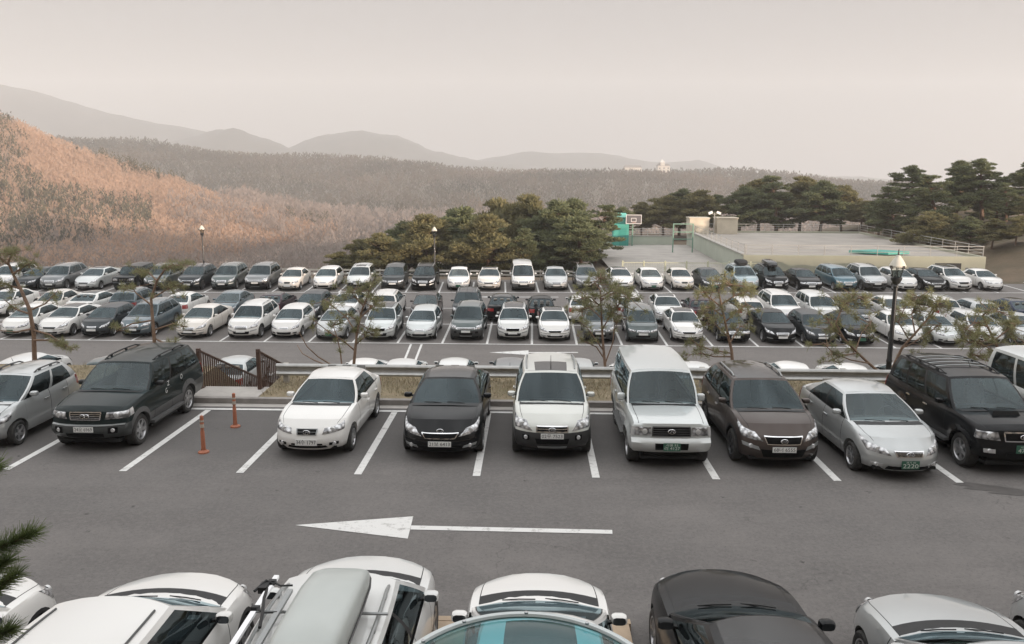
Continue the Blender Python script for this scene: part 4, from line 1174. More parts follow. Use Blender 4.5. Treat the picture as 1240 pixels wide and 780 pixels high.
def canopy_mat():
    m = bpy.data.materials.new('canopy_teal'); m.use_nodes = True; MATS['canopy_teal'] = m
    nt = m.node_tree; nt.nodes.clear(); L = nt.links.new
    out = nt.nodes.new('ShaderNodeOutputMaterial')
    tr = nt.nodes.new('ShaderNodeBsdfTransparent'); tr.inputs['Color'].default_value = (.10,.41,.48,1)
    df = nt.nodes.new('ShaderNodeBsdfDiffuse'); df.inputs['Color'].default_value = (.25,.42,.44,1)
    gl = nt.nodes.new('ShaderNodeBsdfGlossy'); gl.inputs['Roughness'].default_value = .06
    lw = nt.nodes.new('ShaderNodeFresnel'); lw.inputs['IOR'].default_value = 1.5
    a = nt.nodes.new('ShaderNodeMixShader'); a.inputs[0].default_value = .10; L(tr.outputs[0], a.inputs[1]); L(df.outputs[0], a.inputs[2])
    b = nt.nodes.new('ShaderNodeMixShader'); L(lw.outputs[0], b.inputs[0]); L(a.outputs[0], b.inputs[1]); L(gl.outputs[0], b.inputs[2])
    L(b.outputs[0], out.inputs['Surface']); return m
canopy_mat(); mat('frosted_rim', (.62,.66,.66), .35, 0, .5, .4)
cn = empty('entrance_canopy', (-.015, 3.74, 3.475)); tag(cn, 'teal translucent domed canopy with a pale rim below the viewer', 'canopy')
RX, RY = .77, .86
vs = []; fs = []; nr, na = 10, 48
for i in range(nr+1):
    r = i/nr
    for k in range(na+1):
        a = -.25+(PI+.5)*k/na
        vs.append((RX*r*math.cos(a), RY*r*math.sin(a), .17*math.sqrt(max(0,1-(r*.96)**2))-.045))
for i in range(nr):
    for k in range(na): fs.append((i*(na+1)+k, (i+1)*(na+1)+k, (i+1)*(na+1)+k+1, i*(na+1)+k+1))
mk('canopy_sheet', vs, fs, [MATS['canopy_teal']], None, cn)
m = MB(); ring = [(RX*1.005*math.cos(a), RY*1.005*math.sin(a), .015) for a in np.linspace(-.25, PI+.25, 61)]
m.tube(ring, .021, 8); m.build('rim', [MATS['frosted_rim']], cn)
for a in (.62, 1.05, 1.57, 2.1, 2.5):
    m = MB(); m.lathe([(.012,0),(.012,.012),(0,.016)], 8); m.v = [(x+RX*.95*math.cos(a), y+RY*.95*math.sin(a), z+.05) for x,y,z in m.v]
    m.build('bolt', [MATS['alloy']], cn)
for sx_ in (-.62, .62):
    m = MB(); m.tube([(sx_, -.72, -.25),(sx_, .1, .03)], .02, 6); m.build('bracket', [MATS['alloy']], cn)

# ------------------------------------------------------------------ ball court and roof-deck building beyond the car park
mat('court_floor', (.38,.35,.32), .9, noise=(.5,.3,7))
mat('sage_wall', (.44,.47,.40), .85, noise=(.5,.15,6))
mat('cream_wall', (.37,.37,.29), .85, noise=(.6,.15,6))
mat('deck_floor', (.36,.325,.29), .9, noise=(.35,.3,7,(.26,.235,.21)))
mat('rail_white', (.36,.345,.32), .5)
mat('teal_sheet', (.06,.34,.28), .6, noise=(1.5,.3,4))
mat('board_grey', (.10,.09,.095), .6)
mat('green_frame', (.16,.27,.21), .6)
mat('pale_fence', (.55,.55,.40), .6)
mat('white_paint', (.72,.7,.68), .6)
mat('dark_opening', (.03,.03,.03), .8)
ZC = -1.95
m = MB(); m.add([(7.2,66.4,ZC),(18.2,66.4,ZC),(19.6,103,ZC),(7.2,103,ZC)], [(0,1,2,3)]); struct(m.build('court_floor', [MATS['court_floor']], None, False))
bl = empty('deck_building', (28.5, 86, ZC)); tag(bl, 'low cream and sage building with a flat railed roof deck beyond the last row', 'building')
bl.location = (0,0,0)
A, B, C_, D = (18.2,70), (38.75,70), (41.5,104), (19.7,104)
zt, zd = -.2, -.42
def wall_quad(p, q, t, z0, z1, m_, nm):
    px_, py_ = q[0]-p[0], q[1]-p[1]; l = math.hypot(px_, py_); nx_, ny_ = -py_/l*t, px_/l*t
    m = MB(); v = []
    for z in (z0, z1): v += [(p[0],p[1],z),(q[0],q[1],z),(q[0]+nx_,q[1]+ny_,z),(p[0]+nx_,p[1]+ny_,z)]
    m.add(v, [(0,3,2,1),(4,5,6,7),(0,1,5,4),(1,2,6,5),(2,3,7,6),(3,0,4,7)]); return m.build(nm, [MATS[m_]], bl, False)
wall_quad(A, B, .3, -2.6, zt, 'cream_wall', 'wall'); wall_quad(D, (A[0],A[1]+.31), -.0-.3, -2.6, zt-.003, 'sage_wall', 'wall') if False else None
wall_quad((D[0],D[1]), (A[0],A[1]+.305), .3, -2.6, zt-.003, 'sage_wall', 'wall')
wall_quad((B[0],B[1]+.305), (C_[0],C_[1]), .3, -2.6, zt-.003, 'cream_wall', 'wall')
wall_quad((C_[0]-.31,C_[1]), (D[0]+.31,D[1]), .3, -2.6, zt-.006, 'cream_wall', 'wall')
m = MB(); m.add([(A[0]+.2,A[1]+.2,zd),(B[0]-.2,B[1]+.2,zd),(C_[0]-.2,C_[1]-.2,zd),(D[0]+.2,D[1]-.2,zd)], [(0,1,2,3)]); m.build('deck', [MATS['deck_floor']], bl, False)
def coping(p, q, nm='coping'):
    px_, py_ = q[0]-p[0], q[1]-p[1]; l = math.hypot(px_, py_); ang = math.atan2(py_, px_)
    m = MB(); m.box((0,0,0), (l, .46, .09)); o = m.build(nm, [MATS['rail_white']], bl, False)
    o.location = ((p[0]+q[0])/2, (p[1]+q[1])/2, zt+.047); o.rotation_euler = (0,0,ang)
coping((D[0]+.1,D[1]), (A[0]+.1,A[1]+.4))
def deck_rail(p, q, n):
    r = empty('deck_railing', (0,0,0)); r.parent = bl
    for zz in (.3, .58, .85):
        m = MB(); m.tube([(p[0],p[1],zt+zz),(q[0],q[1],zt+zz)], .026 if zz > .8 else .017, 6); m.build('bar', [MATS['rail_white']], r)
    for k in range(n+1):
        x = p[0]+(q[0]-p[0])*k/n; y = p[1]+(q[1]-p[1])*k/n
        m = MB(); m.tube([(x,y,zt-.05),(x,y,zt+.9)], .03, 6); m.build('post', [MATS['rail_white']], r)
deck_rail((A[0]+.2,A[1]+.15), (B[0]-.2,B[1]+.15), 9); deck_rail((D[0]+.3,D[1]-.15), (C_[0]-.3,C_[1]-.15), 9)
deck_rail((B[0]-.15,B[1]+.3), (C_[0]-.15,C_[1]-.3), 12); deck_rail((A[0]+.15,A[1]+.4), (D[0]+.15,D[1]-.4), 12)
for (cx, cy2, wd, lab) in ((19.9+.6,101.5,2.4,0),(24.0,101.8,2.5,1)):
    m = MB(); m.box((cx, cy2, zd+.95), (wd, 2.2, 1.9)); m.box((cx, cy2, zd+1.96), (wd+.15, 2.35, .12))
    m.build('stair_head', [MATS['sandstone_pale']], bl, False) if 'sandstone_pale' in MATS else m.build('stair_head', [mat('sandstone_pale', (.56,.50,.40), .85, noise=(1,.2,5))], bl, False)
m = MB(); m.box((35.6, 69.985, -1.15), (2.2, .05, .75)); m.build('window', [MATS['dark_opening']], bl, False)
m = MB(); m.box((31.3, 69.98, -.75), (1.0, .05, .16)); m.build('sign_plate', [MATS['board_grey']], bl, False)
m = MB(); m.add([(28.8,74.4,zd+.1),(31.6,72.6,zd+.1),(33.9,73.6,zd+.1),(31.5,75.6,zd+.1),(28.8,74.4,zd+.32),(31.6,72.6,zd+.32),(33.9,73.6,zd+.32),(31.5,75.6,zd+.32)], [(0,3,2,1),(4,5,6,7),(0,1,5,4),(1,2,6,5),(2,3,7,6),(3,0,4,7)])
tag(m.build('folded_tarpaulin', [MATS['teal_sheet']], None, False), 'flat teal tarpaulin stack lying on the roof deck', 'tarpaulin')
fl = empty('floodlight', (22.3, 100.5, zd)); tag(fl, 'pair of small white floodlights on a pole between the two roof boxes', 'floodlight')
m = MB(); m.tube([(0,0,0),(0,0,2.6)], .05, 6); m.build('pole', [MATS['rail_white']], fl)
for sg in (-1, 1):
    m = MB(); m.tube([(0,0,2.4),(sg*.4,0,2.5)], .03, 5); m.build('arm', [MATS['rail_white']], fl)
    m = MB(); m.box((sg*.5,0,2.6), (.5,.3,.28), 0, Matrix.Rotation(sg*.4, 3, 'Y')); m.build('lamp_head', [MATS['white_paint']], fl, False)
bb = empty('basketball_hoop', (12.4, 100, ZC)); tag(bb, 'grey basketball backboard with white outline standing on the far court', 'basketball hoop')
m = MB(); m.tube([(0,.9,0),(0,.9,2.6),(0,.1,3.1)], .09, 8); m.build('post', [MATS['green_frame']], bb)
m = MB(); m.box((0,0,3.3), (1.9,.06,1.12)); m.build('backboard', [MATS['board_grey']], bb, False)
m = MB()
for (x,z,w_,h_) in ((0,3.83,1.9,.06),(0,2.77,1.9,.06),(-.92,3.3,.06,1.0),(.92,3.3,.06,1.0),(0,3.44,.62,.05),(0,3.0,.62,.05),(-.29,3.22,.05,.39),(.29,3.22,.05,.39)): m.box((x,-.04,z), (w_,.02,h_))
m.build('outline', [MATS['white_paint']], bb, False)
m = MB(); m.tube([(.23*math.cos(a), -.3+.23*math.sin(a), 2.95) for a in np.linspace(0, 2*PI, 17)], .015, 5, 0, False); m.build('rim', [MATS['bollard_orange']], bb)
hb = empty('storage_hut', (11.0, 101.8, ZC)); tag(hb, 'bright teal metal hut behind the basketball backboard', 'hut')
m = MB(); m.box((0,0,1.75), (1.9,1.9,3.5)); m.build('wall', [MATS['teal_sheet']], hb, False)
m = MB(); m.add([(-1.05,-1.05,3.5),(1.05,-1.05,3.5),(1.05,1.05,3.5),(-1.05,1.05,3.5),(-.6,0,4.0),(.6,0,4.0)], [(0,1,5,4),(1,2,5),(2,3,4,5),(3,0,4),(0,3,2,1)]); m.build('roof', [MATS['teal_roof']] if 'teal_roof' in MATS else [mat('teal_roof', (.12,.42,.34), .5)], hb, False)
m = MB(); m.box((.2,-.97,1.1), (.9,.04,2.1)); m.build('door', [mat('teal_door', (.03,.24,.2), .5)], hb, False)
lw_ = empty('court_wall', (13, 103, ZC)); tag(lw_, 'low sage wall with white railing at the far end of the ball court', 'wall')
m = MB(); m.box((0,0,.5), (9.5,.3,1.1)); m.build('wall', [MATS['sage_wall']], lw_, False)
m = MB(); m.box((0,0,1.09), (9.6,.42,.08)); m.build('coping', [MATS['rail_white']], lw_, False)
for zz in (1.4,1.7,2.0):
    m = MB(); m.tube([(-4.7,0,zz),(4.7,0,zz)], .035, 5); m.build('bar', [MATS['rail_white']], lw_)
for k in range(7):
    m = MB(); m.tube([(-4.7+k*9.4/6,0,1.1),(-4.7+k*9.4/6,0,2.05)], .04, 5); m.build('post', [MATS['rail_white']], lw_)
gt = empty('gate_frame', (17.0, 92, ZC)); tag(gt, 'tall green metal gate frame against the sage wall of the court', 'gate frame')
for x in (-1.1, 1.1):
    m = MB(); m.box((x,0,1.6), (.12,.12,3.2)); m.build('post', [MATS['green_frame']], gt, False)
for z in (1.5, 2.3, 3.2):
    m = MB(); m.box((0,0,z), (2.3,.1,.1)); m.build('crossbar', [MATS['green_frame']], gt, False)
cf = empty('court_fence', (7.4, 66.9, ZC-.1)); tag(cf, 'pale yellow post and mesh fence between the last row and the ball court', 'fence')
for k in range(8):
    m = MB(); m.box((.1+k*1.75,0,.75), (.12,.12,1.7)); m.build('post', [MATS['pale_fence']], cf, False)
for zz in (.25, 1.45):
    m = MB(); m.box((6.2,0,zz), (12.4,.05,.06)); m.build('rail', [MATS['pale_fence']], cf, False)
m = MB()
for k in range(88): m.box((.1+k*.14, .0, .85), (.012,.012,1.2))
for k in range(7): m.box((6.2, 0, .3+k*.17), (12.3,.012,.012))
m.build('mesh_panel', [MATS['pale_fence']], cf, False)
# ------------------------------------------------------------------ trees
def leaf(name, c0, c1, sc=1.2):
    m = mat(name, c0, .75, spec=.25, noise=(sc, .4, 3, c1)); return m
leaf('pine_needles', (.180,.196,.098), (.108,.122,.068))
leaf('pine_needles_warm', (.235,.208,.10), (.145,.14,.072))
leaf('sapling_needles', (.30,.29,.15), (.20,.205,.11), 2.5)
leaf('near_needles', (.16,.20,.075), (.10,.14,.06), 6)
leaf('near_needles_old', (.20,.17,.07), (.13,.12,.055), 6)
mat('pine_bark', (.17,.105,.07), .9, noise=(3,.45,6), bump=(9,.6,.03))
mat('sapling_bark', (.25,.165,.115), .9, noise=(6,.4,6), bump=(22,.5,.02))
def rng(s): return np.random.default_rng(s)

def needle_pads(r, centers, radii, per, size):
    """sprays of small blades filling flattened pads; returns verts, faces"""
    V_ = []; F_ = []; b = 0
    for c, (ra, rz) in zip(centers, radii):
        n = int(per*(ra*ra)/1.0)+25
        d = r.normal(size=(n,3)); d /= np.linalg.norm(d, axis=1)[:,None]
        rad = r.random(n)**.45
        p = np.array(c)+d*rad[:,None]*np.array((ra,ra,rz))
        a = r.random((n,1))*2*PI
        out = np.concatenate([np.cos(a), np.sin(a), .25+.8*r.random((n,1))], 1)*.6+d*np.array((.8,.8,.4))
        out /= np.linalg.norm(out, axis=1)[:,None]
        side = np.cross(out, r.normal(size=(n,3))); side /= np.linalg.norm(side, axis=1)[:,None]+1e-9
        L_ = size*(.6+.8*r.random((n,1))); W_ = L_*(.28+.2*r.random((n,1)))
        q = np.stack([p-side*W_*.5, p+side*W_*.5, p+out*L_+side*W_*.35, p+out*L_-side*W_*.35], 1).reshape(-1,3)
        V_.append(q); F_ += [(b+4*i, b+4*i+1, b+4*i+2, b+4*i+3) for i in range(n)]; b += 4*n
    return np.concatenate(V_), F_

def make_pine(seed, h, spread, label, warm=False, bare=.35, flat=1.0):
    r = rng(seed)
    root = empty('pine_tree'); 
    m = MB(); lean = r.normal(size=2)*.05*h
    tr = [(lean[0]*t*t+.05*h*.3*math.sin(t*5+seed), lean[1]*t*t, h*.93*t) for t in np.linspace(0, 1, 8)]
    m.tube(tr, [h*.024*(1-.75*t)+.02 for t in np.linspace(0, 1, 8)], 7)
    cs = []; rs = []
    npad = int(34+spread*5)
    for k in range(npad):
        t = bare+(1-bare)*(k+.5)/npad
        i = t*7; i0 = min(int(i), 6); P0 = np.array(tr[i0])*(1-(i-i0))+np.array(tr[i0+1])*(i-i0)
        prof_ = (1-((t-bare)/(1-bare))**2.2)**.6
        a = k*2.4+r.normal()*.4; d = spread*.5*prof_*(.3+.75*r.random())
        c = P0+np.array((math.cos(a)*d, math.sin(a)*d, .12*d+r.normal()*.05*h))
        ra = spread*(.075+.11*r.random())*(.65+.35*prof_); cs.append(c); rs.append((ra*1.1, ra*.32*flat))
        m.tube([P0-np.array((0,0,.08*h*.3)), (P0+c)/2+np.array((0,0,-.05)), c], [.035*h/8+.015, .028, .01], 5)
    cs.append(np.array(tr[-1])); rs.append((spread*.14, spread*.09))
    m.build('trunk', [MATS['pine_bark']], root)
    v, f = needle_pads(r, cs, rs, 470, .215)
    mk('crown', v, f, [MATS['pine_needles_warm' if warm else 'pine_needles']], None, root, False)
    return root
PINES = [make_pine(11, 7.2, 5.2, '', False), make_pine(12, 6.6, 5.6, '', True), make_pine(13, 8.2, 5.0, '', False, .25),
         make_pine(14, 6.0, 5.4, '', True, .3), make_pine(15, 9.5, 6.0, '', False, .3)]
used_p = [False]*5
GENT = 'pine trees beyond the car parks'
def put_pine(k, x, y, sc, rz, label, zoff=0.):
    o = PINES[k] if not used_p[k] else copy_tree(PINES[k]); used_p[k] = True
    o.location = (x, y, terr(x, y)-.15+zoff); o.rotation_euler = (0, 0, rz); o.scale = (sc, sc, sc*(.95+.1*rnd.random()))
    tag(o, label, 'tree', GENT)
def pine_px(k, px, topy, Y, label, hbase=None):
    """a pine whose top shows at that height, rooted on the terrain"""
    p = at_y(px, topy, Y); z0 = terr(p[0], Y)-.15
    hh = {0:7.2, 1:6.6, 2:8.2, 3:6.0, 4:9.5}[k]
    o = PINES[k] if not used_p[k] else copy_tree(PINES[k]); used_p[k] = True
    s = max(.45, (p[2]-z0)/hh)
    o.location = (p[0], Y, z0); o.rotation_euler = (0,0,rnd.random()*6); 
    o.scale = (min(s, 1.25)*(1.1+.25*rnd.random()),)*2+(s,)
    tag(o, label, 'tree', GENT)
# the clump in the middle, then the belt behind the deck building, then the tall group at right
for k, px, ty, Y, lab in [
    (3,408,306,80,'lowest olive pine at the left tip of the middle clump'),
    (1,436,292,84,'olive pine just right of the left tip of the middle clump'),
    (3,462,284,79,'low yellowish pine beside the middle clump lamp, left of it'),
    (0,492,268,88,'pine rising behind and left of the middle lamp'),
    (1,515,262,80,'warm olive pine directly behind the middle lamp'),
    (2,540,252,94,'pine at the back of the middle clump, right of the lamp'),
    (0,566,250,86,'dark pine in the middle clump over the white cars'),
    (1,590,262,78,'pine with a pale forked trunk at the front of the middle clump'),
    (3,612,244,96,'sunlit pine top at the back of the middle clump'),
    (1,640,240,90,'warm sunlit pine behind the white van'),
    (2,634,276,79,'small pine with a low fork directly behind the white van'),
    (0,668,242,84,'dark dense pine in the right half of the middle clump'),
    (4,694,240,92,'tall dark pine near the right end of the middle clump'),
    (0,705,262,79,'front pine with tall bare trunk near the clump right end'),
    (2,722,248,84,'pine beside the teal hut at the clump right end'),
    (0,752,250,112,'distant pine behind the teal hut'),
    (1,778,246,118,'distant pine behind the basketball backboard'),
    (3,804,238,116,'pale pine of the back belt above the court wall'),
    (0,824,228,122,'pine of the back belt above the left roof box'),
    (1,850,232,114,'pine of the back belt between the two roof boxes'),
    (2,872,236,118,'dark pine of the back belt right of the roof boxes'),
    (0,898,226,114,'pine of the back belt over the left of the deck'),
    (1,922,219,120,'sunlit pine of the back belt over the middle deck'),
    (2,946,213,115,'tall sunlit pine over the centre of the deck'),
    (1,972,216,119,'orange tinted pine right of the tallest belt pine'),
    (0,998,218,114,'pine of the back belt over the right of the deck'),
    (1,1022,226,118,'rounded sunlit pine at the right end of the belt'),
    (3,1045,244,112,'low pine closing the right end of the belt'),
    (0,1068,240,104,'dark pine behind the right deck railing'),
    (2,1088,226,96,'dark pine left of the tall right group'),
    (4,1112,200,100,'tall tiered dark pine, leftmost tall one at right'),
    (2,1140,212,92,'dense dark pine in the tall right group'),
    (4,1164,194,98,'tallest dark pine of the right group'),
    (4,1196,192,94,'tall pine with ragged top near the right edge'),
    (2,1224,222,86,'dark pine at the right edge above the bank'),
    (0,1178,262,84,'low spreading pine at the foot of the right group'),
    (1,1126,258,86,'low pine right behind the deck corner railing'),
    (2,1210,236,90,'bushy dark pine between the two tallest at the right edge'),(0,1236,240,100,'dark pine deep behind the right edge bank'),(1,1150,240,104,'broad pine filling the gap behind the right group'),
    (0,1216,252,118,'far pine behind the right bank'),(2,1180,226,112,'tall back pine between the tiered ones at right'),(3,1246,262,84,'low olive pine on the bank at the right edge'),(3,1154,270,90,'low olive pine at the foot of the right group'),
    (0,1100,262,110,'pine behind the back corner of the deck'),(2,1262,196,88,'tall pine just outside the right edge'),(1,1204,270,79,'low spreading pine on the bank beside the last white sedan'),(3,1232,278,77,'lowest pine on the brown bank at the right edge'),(0,1190,268,96,'dark pine between the deck corner and the bank'),
    (4,1248,204,92,'pine cut by the right edge of the view')]:
    pine_px(k, px, ty, Y, lab)

# ------------------------------------------------------------------ thin saplings on the embankment
def tuft_mesh(r, pts, n=30, ln=.17, wd=.011, up=.35):
    V_ = []; F_ = []; b = 0
    for p in pts:
        d = r.normal(size=(n,3)); d[:,2] += up*1.5; d /= np.linalg.norm(d, axis=1)[:,None]
        s = np.cross(d, r.normal(size=(n,3))); s /= np.linalg.norm(s, axis=1)[:,None]
        L_ = ln*(.6+.7*r.random((n,1)))
        base = np.array(p)+d*.02+r.normal(size=(n,3))*.035
        q = np.stack([base-s*wd, base+s*wd, base+d*L_], 1).reshape(-1,3)
        V_.append(q); F_ += [(b+3*i, b+3*i+1, b+3*i+2) for i in range(n)]; b += 3*n
    return np.concatenate(V_), F_
def sapling(seed, Y, trunk, branches, label, thick=.06):
    """trunk and branches are lines in the tree's own upright plane, given some depth; each branch: (points, tuft count, tuft spread)"""
    r = rng(seed)
    base = at_y(*trunk[0], Y); zg = .24-.55*max(0, Y-24.7)
    root = empty('pine_sapling', (base[0], Y, zg)); tag(root, label, 'tree', 'young pines on the embankment')
    O_ = np.array((base[0], Y, zg))
    P = lambda q, dy=0: at_y(q[0], q[1], Y+dy)-O_
    m = MB(); tp = [P(q, .12*math.sin(i*1.7+seed)) for i, q in enumerate(trunk)]
    t0 = np.array((tp[0][0], 0, -.15)); pts = [t0]+tp if tp[0][2] > .1 else tp
    m.tube(pts, list(np.linspace(thick, thick*.4, len(pts))), 7)
    tufts = []
    for pl, nt_, sp_ in branches:
        dy = r.normal()*.25
        bp = [P(q, dy*i) for i, q in enumerate(pl)]
        m.tube(bp, list(np.linspace(thick*.45, .012, len(bp))), 5)
        for k in range(int(nt_*1.55)):
            t = len(bp)-1-abs(r.normal())*.35*(len(bp)-1); t = max(t, .3); i = min(int(t), len(bp)-2)
            c = bp[i]*(1-(t-i))+bp[i+1]*(t-i)+r.normal(size=3)*np.array((sp_, sp_, sp_*.55))*1.12
            tufts.append(c)
            m.tube([bp[i]*(1-(t-i))+bp[i+1]*(t-i), c], [.013, .007], 4, cap=False)
    m.build('trunk', [MATS['sapling_bark']], root)
    if tufts:
        v, f = tuft_mesh(r, tufts, 46, .155, .0085)
        mk('crown', v, f, [MATS['sapling_needles']], None, root, False)
sapling(1, 25.6, [(42,436),(41,405),(36,375),(25,350),(16,332),(10,318)], [([(25,350),(10,345),(-10,340)],9,.22),([(10,318),(14,308),(20,305)],10,.25),([(16,332),(30,322),(38,318)],9,.18),
    ([(12,322),(0,312),(-8,310)],8,.25),([(41,400),(60,405),(84,422)],7,.14),([(41,398),(20,402),(-5,400)],0,.1),([(36,376),(55,368),(70,352)],4,.15),([(36,380),(20,375),(4,362)],3,.2),([(41,412),(70,412),(90,424)],4,.12)], 'young pine with a leaning reddish trunk left of the dark green off-roader', .085)
sapling(2, 26.2, [(187,440),(187,412),(185,388),(183,362),(190,340),(200,326)], [([(183,362),(200,352),(222,342)],9,.22),([(190,340),(180,330),(170,328)],8,.2),([(200,326),(210,320),(216,324)],11,.24),
    ([(185,388),(160,392),(140,402)],4,.15),([(186,400),(210,392),(228,396)],4,.16),([(184,370),(165,355),(158,345)],6,.18),([(187,410),(205,418),(212,415)],4,.12)], 'young pine with straight reddish trunk above the dark green off-roader roof', .075)
sapling(3, 25.2, [(428,446),(430,425),(432,405),(436,385),(440,370)], [([(432,405),(420,385),(405,372),(392,362)],9,.2),([(436,385),(450,372),(458,362)],9,.2),([(440,370),(430,360),(424,352)],11,.24),([(436,390),(420,380),(402,395)],7,.2),
    ([(430,425),(415,412),(398,402),(380,388)],2,.12),([(414,444),(412,425),(408,408),(404,396)],3,.12),([(403,443),(385,432),(372,420),(362,402)],0,.1),([(400,444),(380,436),(366,428),(360,418)],0,.1),([(430,418),(442,408),(446,396)],8,.18),([(440,372),(448,350),(452,342)],7,.2)], 'young forked pine with bare lower boughs behind the white sedan', .06)
sapling(4, 25.4, [(733,447),(731,425),(729,400),(728,375),(727,352)], [([(729,400),(740,380),(752,366)],12,.24),([(728,385),(712,370),(700,378)],12,.24),([(727,360),(745,350),(764,362)],12,.24),([(727,352),(720,342),(728,336)],13,.25),
    ([(731,425),(722,412),(712,398),(700,388)],5,.2),([(732,435),(722,420),(708,414),(698,405)],3,.14),([(733,440),(742,415),(744,395),(750,385)],5,.2),([(727,365),(740,356),(752,352)],10,.22),([(728,372),(715,360),(704,362)],9,.22)], 'young bushy pine above the gap between the pale SUV and the boxy off-roader', .055)
sapling(5, 25.8, [(887,440),(886,425),(882,408),(878,390),(874,372),(870,352)], [([(882,408),(868,395),(858,385)],9,.22),([(878,390),(892,378),(905,368)],10,.24),([(874,372),(858,360),(852,352)],10,.24),([(870,352),(878,342),(888,346)],12,.25),
    ([(886,428),(862,424),(845,418),(836,410)],7,.2),([(886,432),(865,432),(850,428),(832,430)],7,.16),([(878,385),(866,376),(856,370)],8,.22),([(874,368),(890,358),(908,352)],9,.22),([(884,415),(892,402),(896,395)],6,.18)], 'young pine with leaning trunk behind the bronze crossover roof', .06)
sapling(6, 25.0, [(1066,452),(1052,440),(1036,425),(1022,410),(1012,392)], [([(1022,410),(1008,398),(1002,385)],12,.25),([(1012,392),(1020,372),(1034,362)],12,.26),([(1052,440),(1030,436),(1010,428),(996,415)],10,.24),([(1036,425),(1044,402),(1056,388)],10,.24),
    ([(1020,372),(1036,356),(1050,366)],10,.25),([(1040,428),(1020,430),(1004,438)],4,.2)], 'spreading young pine left of the tall black lamp', .055)
sapling(7, 25.3, [(1078,452),(1092,422),(1108,404),(1122,388),(1134,374)], [([(1092,422),(1106,415),(1128,400),(1140,392)],9,.24),([(1108,404),(1104,380),(1110,366)],11,.26),([(1122,388),(1130,372),(1140,368)],12,.26),([(1134,374),(1122,360),(1100,360)],11,.26),
    ([(1100,410),(1088,390),(1096,372)],9,.22),([(1084,436),(1100,432),(1112,434)],4,.15)], 'spreading young pine right of the tall black lamp', .055)
sapling(8, 25.0, [(1218,452),(1212,430),(1204,412),(1196,396),(1190,382)], [([(1212,430),(1194,420),(1178,412)],13,.26),([(1204,412),(1222,398),(1236,390)],13,.26),([(1196,396),(1180,390),(1168,400)],12,.25),([(1190,382),(1200,374),(1212,378)],12,.26),
    ([(1212,430),(1230,420),(1246,412)],12,.26),([(1214,440),(1192,436),(1176,428)],9,.22),([(1204,412),(1190,402),(1184,408)],10,.24),([(1214,436),(1234,434),(1244,428)],10,.22)], 'dense young pine behind the silver van at the right edge', .06)

# ------------------------------------------------------------------ the near pine whose boughs reach in at lower left
r = rng(99)
nr_ = empty('near_pine', (-4.7, 3.6, 0)); tag(nr_, 'near pine reaching green needled boughs in at the lower left corner', 'tree')
O_ = np.array((-4.7, 3.6, 0)); m = MB()
m.tube([(0,0,-.2),(.05,.1,1.5),(0,.15,3.2),(-.08,.1,5.0),(-.05,.05,6.4)], [.13,.11,.09,.06,.02], 10)
tf = []; tf_old = []
for pl, dirs in [([(-4.7,3.7,3.45),(-3.9,4.3,3.72),(-3.35,4.5,3.86),(-3.02,4.52,4.00)],0), ([(-4.7,3.7,3.6),(-3.9,4.3,4.05),(-3.4,4.45,4.28),(-3.2,4.5,4.42)],0),
                 ([(-4.7,3.7,3.25),(-3.8,4.2,3.42),(-3.35,4.4,3.58),(-3.08,4.42,3.78)],1), ([(-4.7,3.7,3.0),(-3.9,4.15,3.15),(-3.35,4.35,3.35),(-3.10,4.35,3.47)],1), ([(-4.7,3.7,3.1),(-3.9,4.3,3.3),(-3.5,4.5,3.6),(-3.22,4.55,3.80)],0)]:
    bp = [np.array(q)-O_ for q in pl]; m.tube(bp, [.035,.02,.012,.006], 6)
    for t in np.linspace(1.2, 3, 16):
        i = min(int(t), 2); c = bp[i]*(1-(t-i))+bp[i+1]*(t-i); (tf_old if dirs and t < 2.4 else tf).append((c, bp[i+1]-bp[i]))
m.build('trunk', [MATS['pine_bark']], nr_)
def near_needles(lst, nm, mt_):
    V_ = []; F_ = []; b = 0
    for c, ax in lst:
        n = 120; ax = ax/np.linalg.norm(ax)
        d = r.normal(size=(n,3)); d /= np.linalg.norm(d, axis=1)[:,None]; d = d*.75+ax*.75+np.array((0,0,.25)); d /= np.linalg.norm(d, axis=1)[:,None]
        s = np.cross(d, r.normal(size=(n,3))); s /= np.linalg.norm(s, axis=1)[:,None]
        L_ = .105*(.6+.6*r.random((n,1))); base = c+ax*(r.random((n,1))-.5)*.09
        q = np.stack([base-s*.002, base+s*.002, base+d*L_+s*.0008-np.array((0,0,.006)), base+d*L_-s*.0008-np.array((0,0,.006))], 1).reshape(-1,3); V_.append(q)
        F_ += [(b+4*i, b+4*i+1, b+4*i+2, b+4*i+3) for i in range(n)]; b += 4*n
    mk(nm, np.concatenate(V_), F_, [MATS[mt_]], None, nr_, False)
near_needles(tf, 'needles', 'near_needles'); near_needles(tf_old, 'needles', 'near_needles_old')

# ------------------------------------------------------------------ hills
def hill(name, xs, ys, zf, m_):
    vs = []; fs = []; nx = len(xs)
    for y in ys:
        for x in xs: vs.append((x, y, zf(x, y)))
    for j in range(len(ys)-1):
        for i in range(nx-1): fs.append((j*nx+i, j*nx+i+1, (j+1)*nx+i+1, (j+1)*nx+i))
    return struct(mk(name, vs, fs, [m_], None, None))
def ridge(pts, D):
    """ridge line height as a function of x at distance D, from where it stands against the sky"""
    q = [at_y(px, py, D) for px, py in pts]; xs = [p[0] for p in q]; zs = [p[2] for p in q]
    return lambda x: float(np.interp(x, xs, zs))
mat('larch_slope', (.34,.245,.185), .95, noise=(.05,.3,8,(.26,.19,.14)))
mat('forest_slope', (.14,.105,.075), .95, noise=(.02,.35,9,(.06,.055,.038)))
mat('mountain', (.085,.078,.068), .95, noise=(.012,.3,9,(.045,.045,.038)))
mat('bare_twigs', (.54,.375,.27), .9, noise=(.03,.3,6,(.41,.28,.20)))
